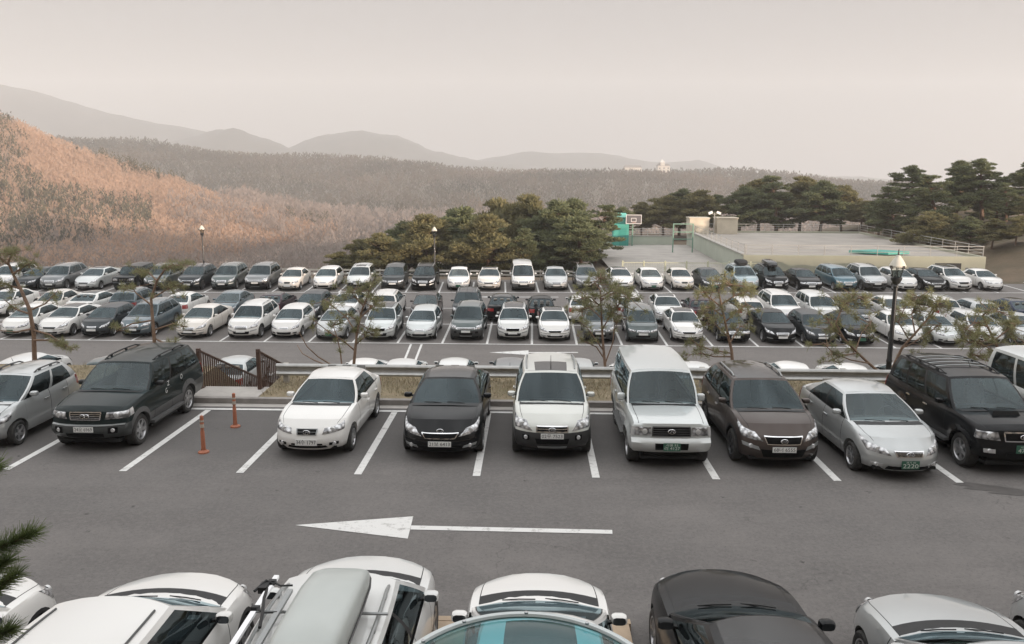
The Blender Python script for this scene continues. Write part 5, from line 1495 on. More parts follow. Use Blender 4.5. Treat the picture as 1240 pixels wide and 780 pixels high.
mat('grey_twigs', (.34,.28,.245), .9, noise=(.09,.3,5,(.24,.195,.17)))
mat('far_evergreen', (.088,.075,.044), .9, noise=(.07,.35,5,(.055,.055,.036)))
mat('far_wood', (.175,.13,.095), .9, noise=(.009,.4,7,(.03,.038,.026)))
R1 = ridge([(-400,60),(-160,95),(-60,120),(0,140),(40,157),(90,180),(150,200),(200,216),(250,232),(300,248),(350,256),(400,268),(440,285),(500,305),(620,330)], 430)
def h1(x, y):
    t = sm(150, 430, y); b = -24.8; top = R1(x)-4
    z = b+(top-b)*t
    if y > 430: z = b+(top-b)*(1-sm(430, 620, y))
    return z+1.2*fbm(x, y, .03)*t
hill('larch_hill', np.linspace(-520, 80, 61), np.linspace(150, 620, 48), h1, MATS['larch_slope'])
R2 = ridge([(-500,140),(-100,160),(60,163),(110,166),(170,168),(210,176),(270,186),(330,191),(400,194),(460,198),(520,200),(560,205),(620,208),(700,209),(780,207),(860,210),(930,214),(1000,220),(1100,224),(1240,228),(1700,228)], 1000)
def h2(x, y):
    t = sm(560, 1000, y); b = -24.9; top = R2(x)-7
    z = b+(top-b)*t**.9 if y <= 1000 else b+(top-b)*(1-sm(1000,1500,y)*.7)
    return z+(3.5*fbm(x, y, .012)+7*fbm(x+90, y*.6, .0065)*(1-t*.8))*t
hill('forest_ridge', np.linspace(-1100, 1500, 90), np.linspace(560, 1500, 40), h2, MATS['forest_slope'])
mts = [('mountain', [(-700,60),(-300,70),(-60,88),(0,101),(60,114),(110,130),(160,143),(205,151),(245,157),(270,166),(310,178),(360,190),(430,205),(520,215)], 2350),
       ('mountain', [(170,190),(215,172),(250,161),(287,155),(325,168),(365,184),(420,200),(480,212)], 2000),
       ('mountain', [(330,196),(358,178),(390,164),(440,157),(485,166),(525,183),(560,190),(620,198),(700,210)], 2200),
       ('mountain', [(540,205),(590,192),(640,183),(680,186),(720,185),(760,191),(800,197),(845,194),(875,203),(900,210),(960,213),(1040,214),(1085,219),(1200,226),(1600,230)], 2500)]
for nm, pts, D in mts:
    rf = ridge(pts, D); x0 = at_y(pts[0][0], 200, D)[0]; x1 = at_y(pts[-1][0], 200, D)[0]
    hill(nm, np.linspace(x0, x1, 90), np.linspace(D-420, D+160, 14), lambda x, y, rf=rf, D=D: (-25+(rf(x)+25)*(sm(D-420, D, y) if y <= D else 1-sm(D, D+170, y)))+2.5*fbm(x, y, .02)*sm(D-420,D,y)+1.2*fbm(x,y,.09)*sm(D-300,D,y), MATS['mountain'])

def twig_trees(name, r, P, H, kind, m_):
    """a whole wood as one mesh: each tree a soft rounded (bare) or tapering (ever) cloud of small leaves of twigs"""
    n = len(P); H = H[:,None]; V_ = []; F_ = []; b = 0
    nb = 17 if kind == 'bare' else 12
    for k in range(nb):
        t = (k+.3+.6*r.random((n,1)))/nb
        a = r.random((n,1))*2*PI
        if kind == 'bare': wid = .30*np.sin(PI*np.clip(t*.85+.12, 0, 1)); sz = H*(.085+.06*r.random((n,1)))
        else: wid = .24*(1-t*.85); sz = H*(.20-.11*t)
        c = P+np.concatenate([np.cos(a)*wid*H, np.sin(a)*wid*H, (.12+.86*t)*H], 1)
        u = r.normal(size=(n,3)); u /= np.linalg.norm(u, axis=1)[:,None]
        up = np.concatenate([r.normal(size=(n,2))*.45, np.ones((n,1))], 1)
        if kind == 'bare': c2 = c+up*sz*1.25
        else: c2 = c+u*sz*.5+np.array((0,0,1.))*sz
        q = np.stack([c-u*sz*.55, c-up*sz*.4, c+u*sz*.55, c2], 1).reshape(-1,3)
        F_ += [(b+4*i, b+4*i+1, b+4*i+2, b+4*i+3) for i in range(n)]; b += 4*n; V_.append(q)
    o = mk(name, np.concatenate(V_), F_, [m_], None, None, False); return stuff(o)
def soft(m, tr, tk=.45):
    """thin twigs: light passes between and through them"""
    nt = m.node_tree; b = nt.nodes['Principled BSDF']; out = nt.nodes['Material Output']
    src = b.inputs['Base Color'].links[0].from_socket
    tl = nt.nodes.new('ShaderNodeBsdfTranslucent'); nt.links.new(src, tl.inputs['Color']); tp = nt.nodes.new('ShaderNodeBsdfTransparent')
    a = nt.nodes.new('ShaderNodeMixShader'); a.inputs[0].default_value = tk; nt.links.new(b.outputs[0], a.inputs[1]); nt.links.new(tl.outputs[0], a.inputs[2])
    c = nt.nodes.new('ShaderNodeMixShader'); c.inputs[0].default_value = tr; nt.links.new(a.outputs[0], c.inputs[1]); nt.links.new(tp.outputs[0], c.inputs[2])
    nt.links.new(c.outputs[0], out.inputs['Surface'])
soft(MATS['pine_needles'], .08, .3); soft(MATS['pine_needles_warm'], .08, .3); soft(MATS['near_needles'], 0, .4); soft(MATS['near_needles_old'], 0, .4); soft(MATS['sapling_needles'], 0, .3)
soft(MATS['bare_twigs'], .35); soft(MATS['grey_twigs'], .3); soft(MATS['far_wood'], .15)
def ever(x, y):
    """where pines stand among the larches"""
    return fbm(x,y,.03)+.5*fbm(x+40,y,.011)+(.75 if x/y < -.47 else (.1 if y > 395 else -.9))
def scatter(r, n, x0, x1, y0, y1, zf, keep):
    out = []
    while len(out) < n:
        x = x0+(x1-x0)*r.random(); y = y0+(y1-y0)*r.random()
        if keep(x, y): out.append((x, y, zf(x, y)-.2))
    return np.array(out)
r = rng(5)
def inview(x, y, m_=.12): return -.70-m_ < x/y < .62+m_
P = scatter(r, 15000, -340, 20, 170, 440, h1, lambda x, y: inview(x, y) and h1(x,y) > -22.5 and (ever(x,y) < .45 or r.random() < .3))
twig_trees('larch_wood', r, P, 3.2+2.8*r.random(len(P)), 'bare', MATS['bare_twigs'])
P = scatter(r, 1500, -340, -60, 200, 450, h1, lambda x, y: inview(x, y) and h1(x,y) > -20 and ever(x,y) > .45)
twig_trees('evergreen_wood', r, P, 4.8+3.6*r.random(len(P)), 'ever', MATS['far_evergreen'])
P = scatter(r, 5200, -260, 60, 150, 330, lambda x, y: max(h1(x,y), -24.5), lambda x, y: inview(x, y) and h1(x, y) < -17)
twig_trees('bare_valley_wood', r, P, 3.5+3*r.random(len(P)), 'bare', MATS['grey_twigs'])
P = scatter(r, 13000, -760, 760, 560, 1010, h2, lambda x, y: inview(x, y, .04) and r.random() < .35+.65*(y-560)/450)
twig_trees('ridge_wood', r, P, 7+5*r.random(len(P)), 'bare', MATS['far_wood'])
P = scatter(r, 5000, -500, 300, 330, 600, lambda x, y: max(h1(x,y), -24.5), lambda x, y: inview(x, y, .0) and h1(x, y) < -8 and x/y > -.45)
twig_trees('valley_wood', r, P, 6+5*r.random(len(P)), 'bare', MATS['grey_twigs'])
# a few evergreens that stand out one by one on the brown hill
tree_me = None
for px, py, D, s, lab in [(122,318,215,6.,'lone dark conifer low on the brown hill behind the parked cars'),(10,140,428,6.5,'dark pine on the ridge top at the left edge'),(62,162,428,5.5,'small dark pine on the ridge right of the left edge'),
    (93,178,428,6.,'small dark pine third from the left along the ridge top'),(165,206,428,6.,'dark pine on the sloping ridge above the lamp'),(192,222,425,6.5,'rounded dark pine low on the sloping ridge'),(92,262,330,6.,'isolated dark pine on the middle of the brown slope'),(40,272,320,7.,'large dark pine on the brown slope at left'),(74,270,318,6.5,'dark pine beside the large one on the brown slope')]:
    p = at_y(px, py, D); x = p[0]; z = max(h1(x, D), -24.5)
    t_ = empty('conifer', (x, D, z)); tag(t_, lab, 'tree', 'conifers standing out on the brown hill'); t_.scale = (s/7,)*3; t_.rotation_euler = (0,0,rnd.random()*6)
    if tree_me is None:
        rr_ = rng(77); cs = []; rs = []
        for k in range(26):
            t = (k+.5)/26; a = k*2.4; d = 1.35*(1-t)*(.4+.6*rr_.random()); cs.append((math.cos(a)*d, math.sin(a)*d, .8+6.0*t)); rs.append((.75*(1-t)+.25, .35))
        v, f = needle_pads(rr_, cs, rs, 110, .5); c_ = mk('crown', v, f, [MATS['far_evergreen']], None, t_, False)
        m = MB(); m.tube([(0,0,-.5),(0,0,6.8)], [.14,.03], 6); k_ = m.build('trunk', [MATS['pine_bark']], t_); tree_me = (c_.data, k_.data)
    else:
        for nm, me in zip(('crown','trunk'), tree_me):
            o = bpy.data.objects.new(nm, me); COL.objects.link(o); o.parent = t_
# pale buildings on the far ridge
mat('far_plaster', (.62,.58,.53), .8, noise=(.3,.15,4)); mat('far_roof', (.22,.19,.17), .8); mat('far_window', (.08,.08,.09), .3)
def far_house(px, py, D, w_, h_, label, tower=None):
    p = at_y(px, py, D); z = p[2]-h_
    o = empty('ridge_hotel', (p[0], D, z)); tag(o, label, 'building', 'pale buildings on the far ridge')
    m = MB(); m.box((0,0,h_/2-6), (w_, 14, h_+12)); m.build('wall', [MATS['far_plaster']], o, False)
    m = MB(); v = [(-w_/2-.5,-7.5,h_+.01),(w_/2+.5,-7.5,h_+.01),(w_/2+.5,7.5,h_+.01),(-w_/2-.5,7.5,h_+.01),(-w_/2+1,0,h_+2.6),(w_/2-1,0,h_+2.6)]
    m.add(v, [(0,1,5,4),(1,2,5),(2,3,4,5),(3,0,4),(0,3,2,1)]); m.build('roof', [MATS['far_roof']], o, False)
    for k in range(max(2, int(w_/4))):
        for fl in range(max(1, int(h_/3.2))):
            m = MB(); m.box((-w_/2+2+k*(w_-4)/max(1, int(w_/4)-1), -7.03, 1.6+fl*3.1), (1.4,.1,1.6)); m.build('window', [MATS['far_window']], o, False)
    if tower:
        m = MB(); m.box((tower[0], 0, tower[1]/2), (5, 13, tower[1])); m.add([(tower[0]-3,-6.6,tower[1]),(tower[0]+3,-6.6,tower[1]),(tower[0]+3,6.6,tower[1]),(tower[0]-3,6.6,tower[1]),(tower[0],0,tower[1]+4)], [(0,1,4),(1,2,4),(2,3,4),(3,0,4)]); m.build('tower', [MATS['far_plaster']], o, False)
far_house(803, 201, 985, 14, 7.5, 'pale hotel with a small tower on the far wooded ridge', (-1.5, 11.5))
far_house(766, 203, 985, 20, 5.5, 'long low pale building left of the towered one on the ridge')
# ------------------------------------------------------------------ the parked cars
PC = dict(white=((.74,.725,.70),0), ivory=((.70,.655,.60),0), pearl=((.66,.66,.645),.1), silver=((.46,.475,.475),.55), pale=((.58,.605,.60),.4), beige=((.57,.575,.54),.35), grey=((.15,.16,.165),.45), dgrey=((.042,.047,.051),.4),
    black=((.006,.0065,.0075),0), green=((.010,.0175,.0185),.1), greyblue=((.10,.135,.155),.4), paleblue=((.33,.41,.44),.4), blue=((.075,.15,.19),.35), bronze=((.075,.060,.054),.5), purple=((.045,.022,.03),.3), slate=((.075,.095,.095),.4), navy=((.02,.03,.06),.2))
def pmat(c):
    rgb, me = PC[c]; return paint(c, rgb, me, .38 if me else .32)
PROTO = {}
def car(typ, colour, x, y, rz, label, lod, cat='car', group=None, name=None):
    key = (typ, lod)
    if key not in PROTO:
        root, S = build_car('parked_car', lod, **SPECS[typ]); PROTO[key] = (root, S); 
    else: root = copy_tree(PROTO[key][0])
    S = PROTO[key][1]
    repaint(root, pmat(colour)) if True else None
    root.location = (x, y, 0); root.rotation_euler = (0, 0, rz)
    tag(root, label, cat, group)
    return root, S
def repaint_all(root, pm):
    for ch in root.children_recursive:
        if ch.type == 'MESH':
            for sl in ch.material_slots:
                if sl.material and sl.material.name.startswith('paint_'): sl.link = 'OBJECT'; sl.material = pm
repaint = repaint_all
GA = 'cars in the front row facing the viewer'
def front(typ, c, x, yf, dl, label, cat='car'):
    return car(typ, c, x, yf+SPECS[typ]['L']/2, PI+dl, label, 0, cat, GA)
front('city_hatch', 'silver', -12.58, 17.1, 0, 'small grey hatchback cut by the left edge, beside the dark green off-roader')
mu, muS = front('rugged_wagon', 'green', -9.96, 17.12, 0, 'dark green off-roader with grey bumper and white letter stickers on its side', 'off-roader')
front('old_sedan', 'white', -4.86, 16.88, -.02, 'white older sedan with slatted grille, right of the empty bay')
front('sport_sedan', 'black', -1.97, 16.84, 0, 'black sedan with dark tinted windscreen between two white painted lines')
front('soft_suv', 'beige', .48, 16.98, 0, 'pale SUV with dark plastic bumper and roof rails in the front row', 'SUV')
front('boxy_suv', 'pale', 3.0, 16.5, 0, 'tall boxy silver off-roader with grey green plate and square headlights', 'off-roader')
front('modern_suv', 'bronze', 5.36, 16.55, .01, 'bronze crossover with black mesh grille and glass roof')
front('plain_sedan', 'silver', 7.72, 16.02, .03, 'silver rounded sedan with green plate 2220')
te, teS = front('big_suv', 'black', 10.26, 16.42, .02, 'large black SUV with bonnet scoop, beside the tall black lamp', 'SUV')
front('minivan', 'pale', 12.9, 16.7, 0, 'silver van with tall roof cut by the right edge', 'van')
# bonnet scoop and roof ladder bars of the black SUV
f = teS['fn']; Yc = f['Y']
m = MB(); yb_, zb_ = Yc(.95), f['zsf'](.95)+.045*1.25
m.add([(-.24,yb_-.22,zb_+.02),(.24,yb_-.22,zb_+.02),(.26,yb_+.16,zb_+.075),(-.26,yb_+.16,zb_+.075),(-.29,yb_-.26,zb_-.02),(.29,yb_-.26,zb_-.02),(.31,yb_+.2,zb_-.03),(-.31,yb_+.2,zb_-.03)], [(0,1,2,3),(4,0,3,7),(1,5,6,2),(4,5,1,0)], 0)
m.add([(-.26,yb_+.162,zb_+.07),(.26,yb_+.162,zb_+.07),(.3,yb_+.19,zb_-.02),(-.3,yb_+.19,zb_-.02)], [(0,3,2,1)], 1)
m.build('bonnet_scoop', [pmat('black'), MATS['gap']], te)
for q in (.32, .46, .6, .74):
    m = MB(); pts = [np.array(f['groof'](s, q))+(0,0,.03) for s in np.linspace(-.86, .86, 9)]
    m.tube(pts, .016, 5); m.build('roof_bar', [MATS['silver_plastic']], te)
# letter stickers on the flank of the dark green off-roader (the side towards the empty bay)
f = muS['fn']
for ch, d, z in (('Z', 2.3, 1.07), ('O', 3.05, 1.06), ('G', 2.12, .93)):
    tv, tf_ = text_mesh(ch, .17); p = f['side_pt'](d, min(z, 1.09), -1) if z < 1.1 else f['gside']((d-1.4)/3.06, .12, -1)
    m = MB(); m.add([(p[0]-.022, p[1]-x_, z+y_) for x_, y_, _ in tv], [q[::-1] for q in tf_]); m.build('sticker', [MATS['paper']], mu, False)
# ---- nearest row, noses away from the viewer
GF = 'cars in the nearest row with noses to the lane'
def near(typ, c, x, yn, dl, label, cat='car'):
    return car(typ, c, x, yn-SPECS[typ]['L']/2, dl, label, 0, cat, GF)
SPECS['near_crossover'] = dict(SPECS['modern_suv'], txt=None, L=4.5, kc=2, rim='alloy', sunroof=None)
SPECS['near_wagon'] = dict(SPECS['crossover'], L=4.65, W=1.86, rail=None, drf=2.2)
SPECS['box_wagon'] = dict(SPECS['crossover'], L=4.7, W=1.88, H=1.66, rail='silver_plastic', glass='car_glass', kc=0)
SPECS['sunroof_hatch'] = dict(SPECS['hatchback'], L=4.1, W=1.76, H=1.48, sunroof=(.08,.46,.62), mirror=None, dc=1.28, drf=2.32, drr=3.5, drb=3.88, wb=2.5)
SPECS['limousine'] = dict(SPECS['luxury_sedan'], W=1.80, glass='dark_glass', dc=1.6, drf=2.58, drr=3.6, sunroof=(.03,.97,.86))
SPECS['faded_sedan'] = dict(SPECS['square_sedan'], bf=.3, wcf=.86, dc=1.5, drf=2.4, drr=3.4)
near('near_crossover', 'white', -7.02, 10.02, 0, 'white crossover with black wheel arch trim at the lower left corner under the pine bough')
nw, nwS = near('near_wagon', 'white', -4.46, 10.12, 0, 'white tall wagon with flush roof strips, left of the car carrying a roof box')
bw_, bwS = near('box_wagon', 'pearl', -2.15, 10.68, 0, 'white wagon carrying a long pale roof box and a bicycle rack')
near('sunroof_hatch', 'white', .12, 10.22, 0, 'white small car with sunroof on a tan slab behind the teal canopy')
near('limousine', 'black', 2.52, 10.68, .015, 'glossy black sedan with glass roof in the nearest row')
near('faded_sedan', 'silver', 5.02, 10.2, 0, 'pale silver sedan with plain bonnet at lower right')
near('plain_sedan', 'silver', 7.16, 10.5, 0, 'silver car of which only the front corner shows at the lower right edge')
for sg in (1, -1):
    f = nwS['fn']; m = MB(); pts = []
    for q in np.linspace(.1, .95, 10):
        p = f['groof'](.84, q); pts.append((sg*p[0], p[1], p[2]+.008))
    m.tube(pts, .014, 5); m.build('roof_strip', [MATS['grey_plastic']], nw)
# roof box (pale, long, tapered nose) and the bicycle rack beside it
mat('box_pale', (.47,.50,.48), .38, 0, .5, .25, noise=(2,.1,4))
f = bwS['fn']; zr = SPECS['box_wagon']['H']+.07
ybf = 10.68-4.7/2+f['Y'](1.55); ybf = 8.17; rb = empty('roof_box', (-2.0, ybf-1.05, zr)); tag(rb, 'long pale grey roof box with rounded nose on the white wagon', 'roof box')
m = MB(); vs = []; fs = []
prof2 = [(-1.05,.80,.26),(-1.0,.92,.33),(-.4,1.0,.38),(.4,1.0,.36),(.8,.96,.30),(1.0,.86,.22),(1.1,.72,.14),(1.13,.66,.09)]
NK = 18
for y, wv_, h_ in prof2:
    for k in range(NK):
        a = 2*PI*k/NK; ca, sa = math.cos(a), math.sin(a)
        ca = math.copysign(abs(ca)**.42, ca); sa = math.copysign(abs(sa)**.5, sa)
        vs.append((ca*.325*wv_, y, .03+h_*.5+sa*h_*.5))
for i in range(len(prof2)-1):
    for k in range(NK): fs.append((i*NK+k, i*NK+(k+1) % NK, (i+1)*NK+(k+1) % NK, (i+1)*NK+k)[::-1])
fs += [tuple(range(NK)), tuple(range(8*NK-1, 7*NK-1, -1))]
m.add(vs, fs); m.build('shell', [MATS['box_pale']], rb, True, 60)
m = MB(); loop = []
for sg in (1, -1):
    m.tube([(sg*.33*wv_, y, .13) for y, wv_, h_ in prof2[:-1]], .012, 5)
m.build('lid_seam', [MATS['grey_plastic']], rb)
for y in (-.75, .55):
    m = MB(); m.tube([(-.8,y,-.02),(.55,y,-.02)], .018, 6); m.build('crossbar', [MATS['silver_plastic']], rb)
rk = empty('bicycle_rack', (-2.15-.5, ybf-1.05, zr)); tag(rk, 'silver and black bicycle rack clamped along the left side of the wagon roof', 'bicycle rack')
for xx, nm in ((-.14,'wheel_channel'), (.1,'support_arm')):
    m = MB(); m.box((xx, 0, .06), (.055, 2.3 if xx < 0 else 1.7, .035)); m.build(nm, [MATS['chrome' if xx < 0 else 'silver_plastic']], rk, False)
for y in (-.85, -.3, .45, 1.0):
    m = MB(); m.box((-.14, y, .08), (.08, .05, .035)); m.tube([(-.14,y,.08),(-.02,y-.1,.085),(.1,y-.06,.07)], .012, 6); m.build('strap', [MATS['black_trim']], rk)
m = MB(); m.box((-.2, .9, .06), (.09,.14,.07)); m.tube([(-.16,.9,.06),(-.1,.6,.1),(-.02,.3,.09),(.02,.1,.07)], .018, 6); m.tube([(-.27,.8,.07),(-.2,.98,.1),(-.1,.95,.07)], .016, 6); m.build('clamp', [MATS['black_trim']], rk)
# ---- roofs showing just over the guardrail, in the lower car park
GB = 'cars parked in the lower car park just below the guardrail'
for px, typ, c, lab in [(26,'hatchback','pearl','white car roof low behind the small grey hatchback'),(126,'old_sedan','slate','dark teal car behind the dark green off-roader, below the verge'),
    (282,'plain_sedan','silver','silver car showing through the stair railings'),(438,'old_sedan','white','white car roof behind the white older sedan'),(486,'square_sedan','pearl','pale square roof with mirrors between the white and black front sedans'),
    (549,'plain_sedan','pearl','pale roof directly behind the black front sedan'),(618,'hatchback','grey','grey roof just left of the pale SUV with dark bumper'),(700,'hatchback','silver','silver grey roof just right of the pale SUV with dark bumper'),
    (768,'old_sedan','white','white car hidden behind the tall boxy off-roader except its mirror'),(843,'old_sedan','pearl','white roof between the boxy off-roader and the bronze crossover'),(962,'plain_sedan','white','white sedan roof with side window behind the bronze crossover'),
    (1034,'old_sedan','white','white sedan roof just left of the tall black lamp'),(1105,'plain_sedan','silver','silver car behind the large black SUV')]:
    p = at_y(px, 440, 34.7); o, S = car(typ, c, p[0], 37.7-SPECS[typ]['L']/2, 0, lab, 1, 'car', GB); o.location.z = lot_z(35.5)+.01; o.rotation_euler.x = math.atan(LOT_S)
def lot_car(typ, c, px, yref, h, Yf, toward, lab, grp, dl=0., cat='car'):
    """Yf: where the nose (toward) or the tail (away) nearest the viewer stands"""
    L = SPECS[typ]['L']; yc = Yf+L/2
    p = at_y(px, yref, Yf if h is None else yc)
    o, S = car(typ, c, p[0], yc, (PI if toward else 0)+dl, lab, 1, cat, grp)
    o.location.z = lot_z(yc)+.01
    o.rotation_euler = (Matrix.Rotation(math.atan(LOT_S), 3, 'X') @ Matrix.Rotation((PI if toward else 0)+dl, 3, 'Z')).to_euler()
    return o, S
GC = 'cars in the lower row facing the middle lane'
for px, typ, c, lab in [
 (14,'plain_sedan','white','white sedan behind the leaning sapling at left, lower row'),(61,'sport_sedan','white','white sporty sedan right of the leaning sapling trunk, lower row'),(111,'hatchback','dgrey','dark grey hatchback between a white sedan and a grey blue one, lower row'),
 (162,'crossover','greyblue','grey blue crossover partly behind the straight sapling trunk'),(229,'luxury_sedan','ivory','ivory luxury sedan with large upright chrome grille, lower row left'),(292,'crossover','white','white SUV above the stair railings in the lower row'),
 (343,'hatchback','white','white hatchback right of the white SUV in the lower row'),(399,'plain_sedan','silver','silver sedan mostly behind the forked sapling, lower row'),(457,'modern_suv','pale','pale crossover behind the forked sapling, lower row'),
 (508,'hatchback','pale','pale silver hatchback at the two painted path lines'),(565,'pickup_suv','slate','slate grey SUV with roof bars in the lower row centre'),(621,'modern_suv','pearl','pearl crossover with dark lower bumper in the lower row centre'),
 (671,'sport_sedan','white','white sporty sedan left of the bushy sapling, lower row'),(727,'soft_suv','grey','grey SUV hidden behind the bushy sapling, lower row'),(780,'mpv','slate','dark grey green people carrier right of the bushy sapling'),
 (835,'sport_sedan','white','white sporty sedan between the people carrier and the leaning sapling, lower row'),(891,'square_sedan','black','black square sedan behind the sapling above the bronze crossover, lower row'),(948,'luxury_sedan','black','black luxury sedan with chrome grille in the lower row right'),
 (997,'hatchback','dgrey','dark car behind the sapling left of the black lamp, lower row'),(1046,'plain_sedan','black','black sedan just left of the lamp pole, lower row'),(1105,'old_sedan','white','white older sedan just right of the lamp pole, lower row'),
 (1152,'old_compact','pale','pale rounded compact two cars right of the lamp pole'),(1204,'hatchback','pearl','white hatchback behind the dense sapling at right, lower row'),(1256,'plain_sedan','silver','silver car cut by the right edge, lower row')]:
    lot_car(typ, c, px, 412, None, 44.32+rnd.uniform(-.1,.28), True, lab, GC, rnd.uniform(-.03,.03), 'SUV' if 'SUV' in lab else 'car')
GD = 'cars in the row backed against the lower row'
for px, typ, c, tw_, lab in [
 (12,'plain_sedan','white',1,'white sedan in the second row back at the left edge'),(68,'old_sedan','ivory',1,'ivory sedan in the second row back, left of a white one with tail lights'),(116,'sport_sedan','white',0,'white sedan showing red tail lights in the second row back at left'),
 (166,'crossover','greyblue',0,'grey blue car with tail lights behind the straight sapling'),(226,'plain_sedan','white',0,'white sedan with red tail lights above the ivory luxury sedan'),(281,'plain_sedan','greyblue',1,'blue grey sedan behind the white SUV, second row back'),
 (334,'sport_sedan','purple',0,'dark plum sedan with red tail light, second row back'),(379,'hatchback','dgrey',1,'dark hatchback left of the forked sapling crown, second row back'),(422,'sport_sedan','white',1,'white car behind the forked sapling crown, second row back'),
 (470,'crossover','white',0,'white SUV seen from behind left of the bronze sedan'),(517,'plain_sedan','bronze',1,'bronze grey sedan behind the pale silver hatchback'),(566,'soft_suv','dgrey',1,'dark SUV hidden behind the slate grey SUV'),
 (609,'sport_sedan','black',0,'black sedan with red tail lights behind the pearl crossover'),(655,'old_sedan','black',0,'black older sedan with red tail lights behind the white sporty sedan'),(704,'plain_sedan','white',0,'white sedan seen from behind left of the bushy sapling crown'),
 (759,'crossover','pearl',0,'white SUV seen from behind right of the bushy sapling crown'),(806,'sport_sedan','pearl',1,'pearl coupe-like sedan behind the white sporty sedan, second row back'),(846,'square_sedan','purple',0,'dark plum square sedan with tail lights behind the leaning sapling crown'),
 (901,'hatchback','white',0,'white hatchback seen from behind right of the leaning sapling crown'),(944,'crossover','white',1,'white SUV with sunroof facing the viewer, second row back at right'),(990,'mpv','pearl',1,'pearl boxy van facing the viewer, second row back at right'),
 (1034,'square_sedan','dgrey',1,'dark car between the boxy van and the lamp, second row back'),(1080,'plain_sedan','white',1,'white sedan behind the lamp head sapling, second row back'),(1128,'crossover','white',0,'white crossover with red tail light right of the lamp'),
 (1178,'hatchback','silver',0,'silver hatchback with large red tail light near the right edge'),(1226,'sport_sedan','navy',0,'dark navy sedan at the right edge, second row back')]:
    L = SPECS[typ]['L']; lot_car(typ, c, px, 356, 1, 49.35+rnd.uniform(-.05,.12) if not tw_ else 49.4, bool(tw_), lab, GD, rnd.uniform(-.03,.03), 'SUV' if 'SUV' in lab else ('van' if 'van' in lab else 'car'))
GE = 'cars in the farthest row'
ee = {}
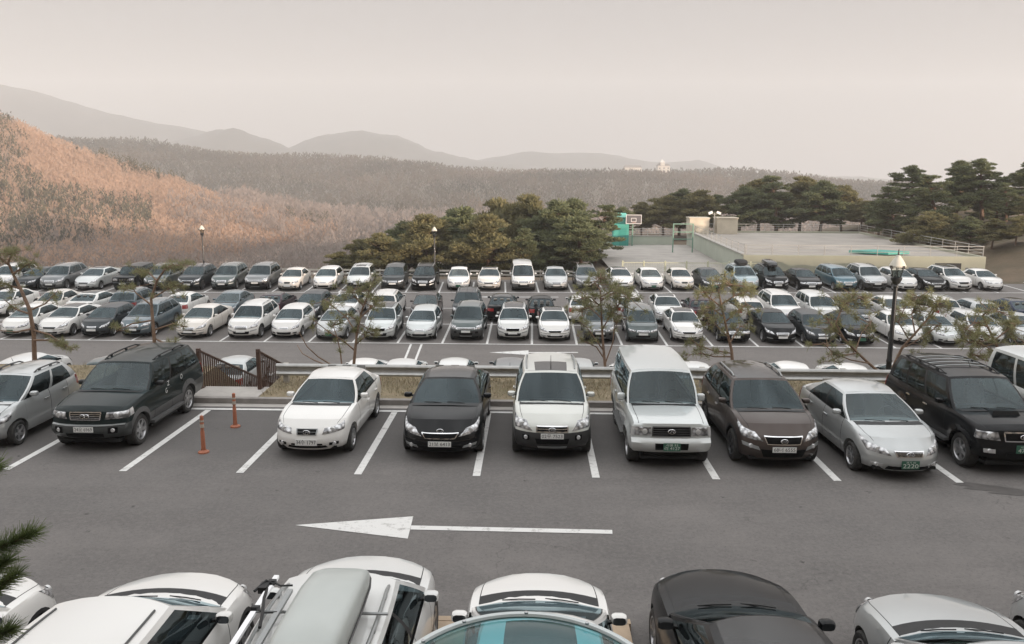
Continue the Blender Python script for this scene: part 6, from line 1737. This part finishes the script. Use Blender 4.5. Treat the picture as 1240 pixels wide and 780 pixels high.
for px, typ, c, lab in [
 (-6,'crossover','white','white car at the left edge of the farthest row, behind a sapling'),(27,'old_sedan','dgrey','dark grey sedan near the left end of the farthest row'),(58,'crossover','grey','grey SUV third from the left end of the farthest row'),(100,'sport_sedan','pale','pale silver sedan between a grey SUV and a black slot-grilled off-roader, farthest row'),
 (147,'slotted_suv','black','black off-roader with slotted grille in the farthest row'),(184,'soft_suv','slate','dark SUV partly behind the straight sapling crown, farthest row'),(226,'modern_suv','dgrey','dark grey crossover near the left distant lamp'),(266,'crossover','slate','slate SUV right of the left distant lamp'),
 (308,'pickup_suv','grey','grey wide SUV left of two white cars, farthest row'),(347,'old_sedan','ivory','ivory older sedan in the farthest row, left of a white hatchback'),(390,'hatchback','white','white hatchback left of the forked sapling top, farthest row'),(431,'soft_suv','pale','pale SUV above the forked sapling, farthest row'),
 (473,'mpv','dgrey','dark people carrier left of the middle distant lamp'),(511,'crossover','black','black SUV beside the middle distant lamp'),(553,'plain_sedan','white','white sedan right of the black SUV, farthest row'),(591,'sport_sedan','ivory','ivory sedan left of the white van, farthest row'),
 (632,'minivan','pearl','tall white van in the farthest row'),(673,'luxury_sedan','silver','silver sedan right of the white van, farthest row'),(711,'modern_suv','grey','grey crossover between a silver and a white sedan, farthest row'),(753,'sport_sedan','white','white sedan with dark roof glass by the court fence, left one'),
 (790,'plain_sedan','white','white sedan in front of the court fence, middle one'),(828,'old_sedan','ivory','ivory sedan in front of the court fence, right one'),(864,'plain_sedan','dgrey','dark sedan left of the pale blue wagon, farthest row'),(906,'crossover','paleblue','pale blue wagon carrying a black roof bag, farthest row'),
 (942,'crossover','black','black SUV carrying a black roof box, farthest row'),(982,'square_sedan','black','black square sedan in front of the cream wall'),(1025,'mpv','blue','blue people carrier in front of the cream wall'),(1061,'pickup_suv','silver','silver SUV left of the lamp head, farthest row'),
 (1100,'hatchback','white','white hatchback just right of the lamp head, farthest row'),(1134,'sport_sedan','black','black sedan between two white cars at the right of the farthest row'),(1165,'modern_suv','white','white crossover in front of the dark wall opening'),(1206,'old_compact','white','white rounded sedan last at the right end of the farthest row')]:
    Yf = 57.7+(at_y(px, 350, 60)[0]+65)*5.7/130+.12+rnd.uniform(0,.3)
    ee[px] = lot_car(typ, c, px, 351, None, Yf, True, lab, GE, R_(2.5)+rnd.uniform(-.03,.03), 'SUV' if 'SUV' in lab else ('van' if ' van' in lab else 'car'))
mat('bag_black', (.02,.02,.021), .8, noise=(5,.3,4))
def roof_load(px, nm, lab, cat, shape, mt_, dims):
    o, S = ee[px]; L, W_, H_ = dims; b = empty(nm, (0,0,0)); 
    q = o.rotation_euler.to_matrix() @ Vector((0, -.25, S['H']+.02)); b.location = o.location+q; b.rotation_euler = o.rotation_euler; tag(b, lab, cat)
    m = MB(); vs = []; fs = []
    for y, k_, h_ in shape:
        for k in range(12):
            a = 2*PI*k/12; ca, sa = math.cos(a), math.sin(a); ca = math.copysign(abs(ca)**.6, ca); sa = math.copysign(abs(sa)**.6, sa)
            vs.append((ca*W_/2*k_, y*L/2, H_*h_*.5*(1+sa)))
    n = len(shape)
    for i in range(n-1):
        for k in range(12): fs.append((i*12+k, i*12+(k+1) % 12, (i+1)*12+(k+1) % 12, (i+1)*12+k)[::-1])
    fs += [tuple(range(12)), tuple(range(n*12-1, n*12-13, -1))]
    m.add(vs, fs); m.build('shell', [MATS[mt_]], b)
    for y in (-.25, .3):
        m = MB(); m.tube([(-W_*.55,y*L,.0),(W_*.55,y*L,.0)], .02, 5); m.build('crossbar', [MATS['silver_plastic']], b)
roof_load(906, 'roof_bag', 'bulging black roof bag on the pale blue wagon', 'roof bag', [(-1,.6,.6),(-.7,.95,.95),(0,1,1),(.6,.95,.9),(1,.6,.5)], 'bag_black', (1.1,.95,.42))
roof_load(942, 'roof_box', 'flat black roof box on the black SUV in the farthest row', 'roof box', [(-1,.85,.8),(-.8,1,1),(.3,1,.95),(.8,.9,.7),(1,.7,.3)], 'black_gloss', (2.0,.85,.36))
# a registration on cars keeps its ground height even where the bay is raised
slab_car = [o for o in bpy.data.objects if o.get('label','').startswith('white small car with sunroof')][0]; slab_car.location.z = .113
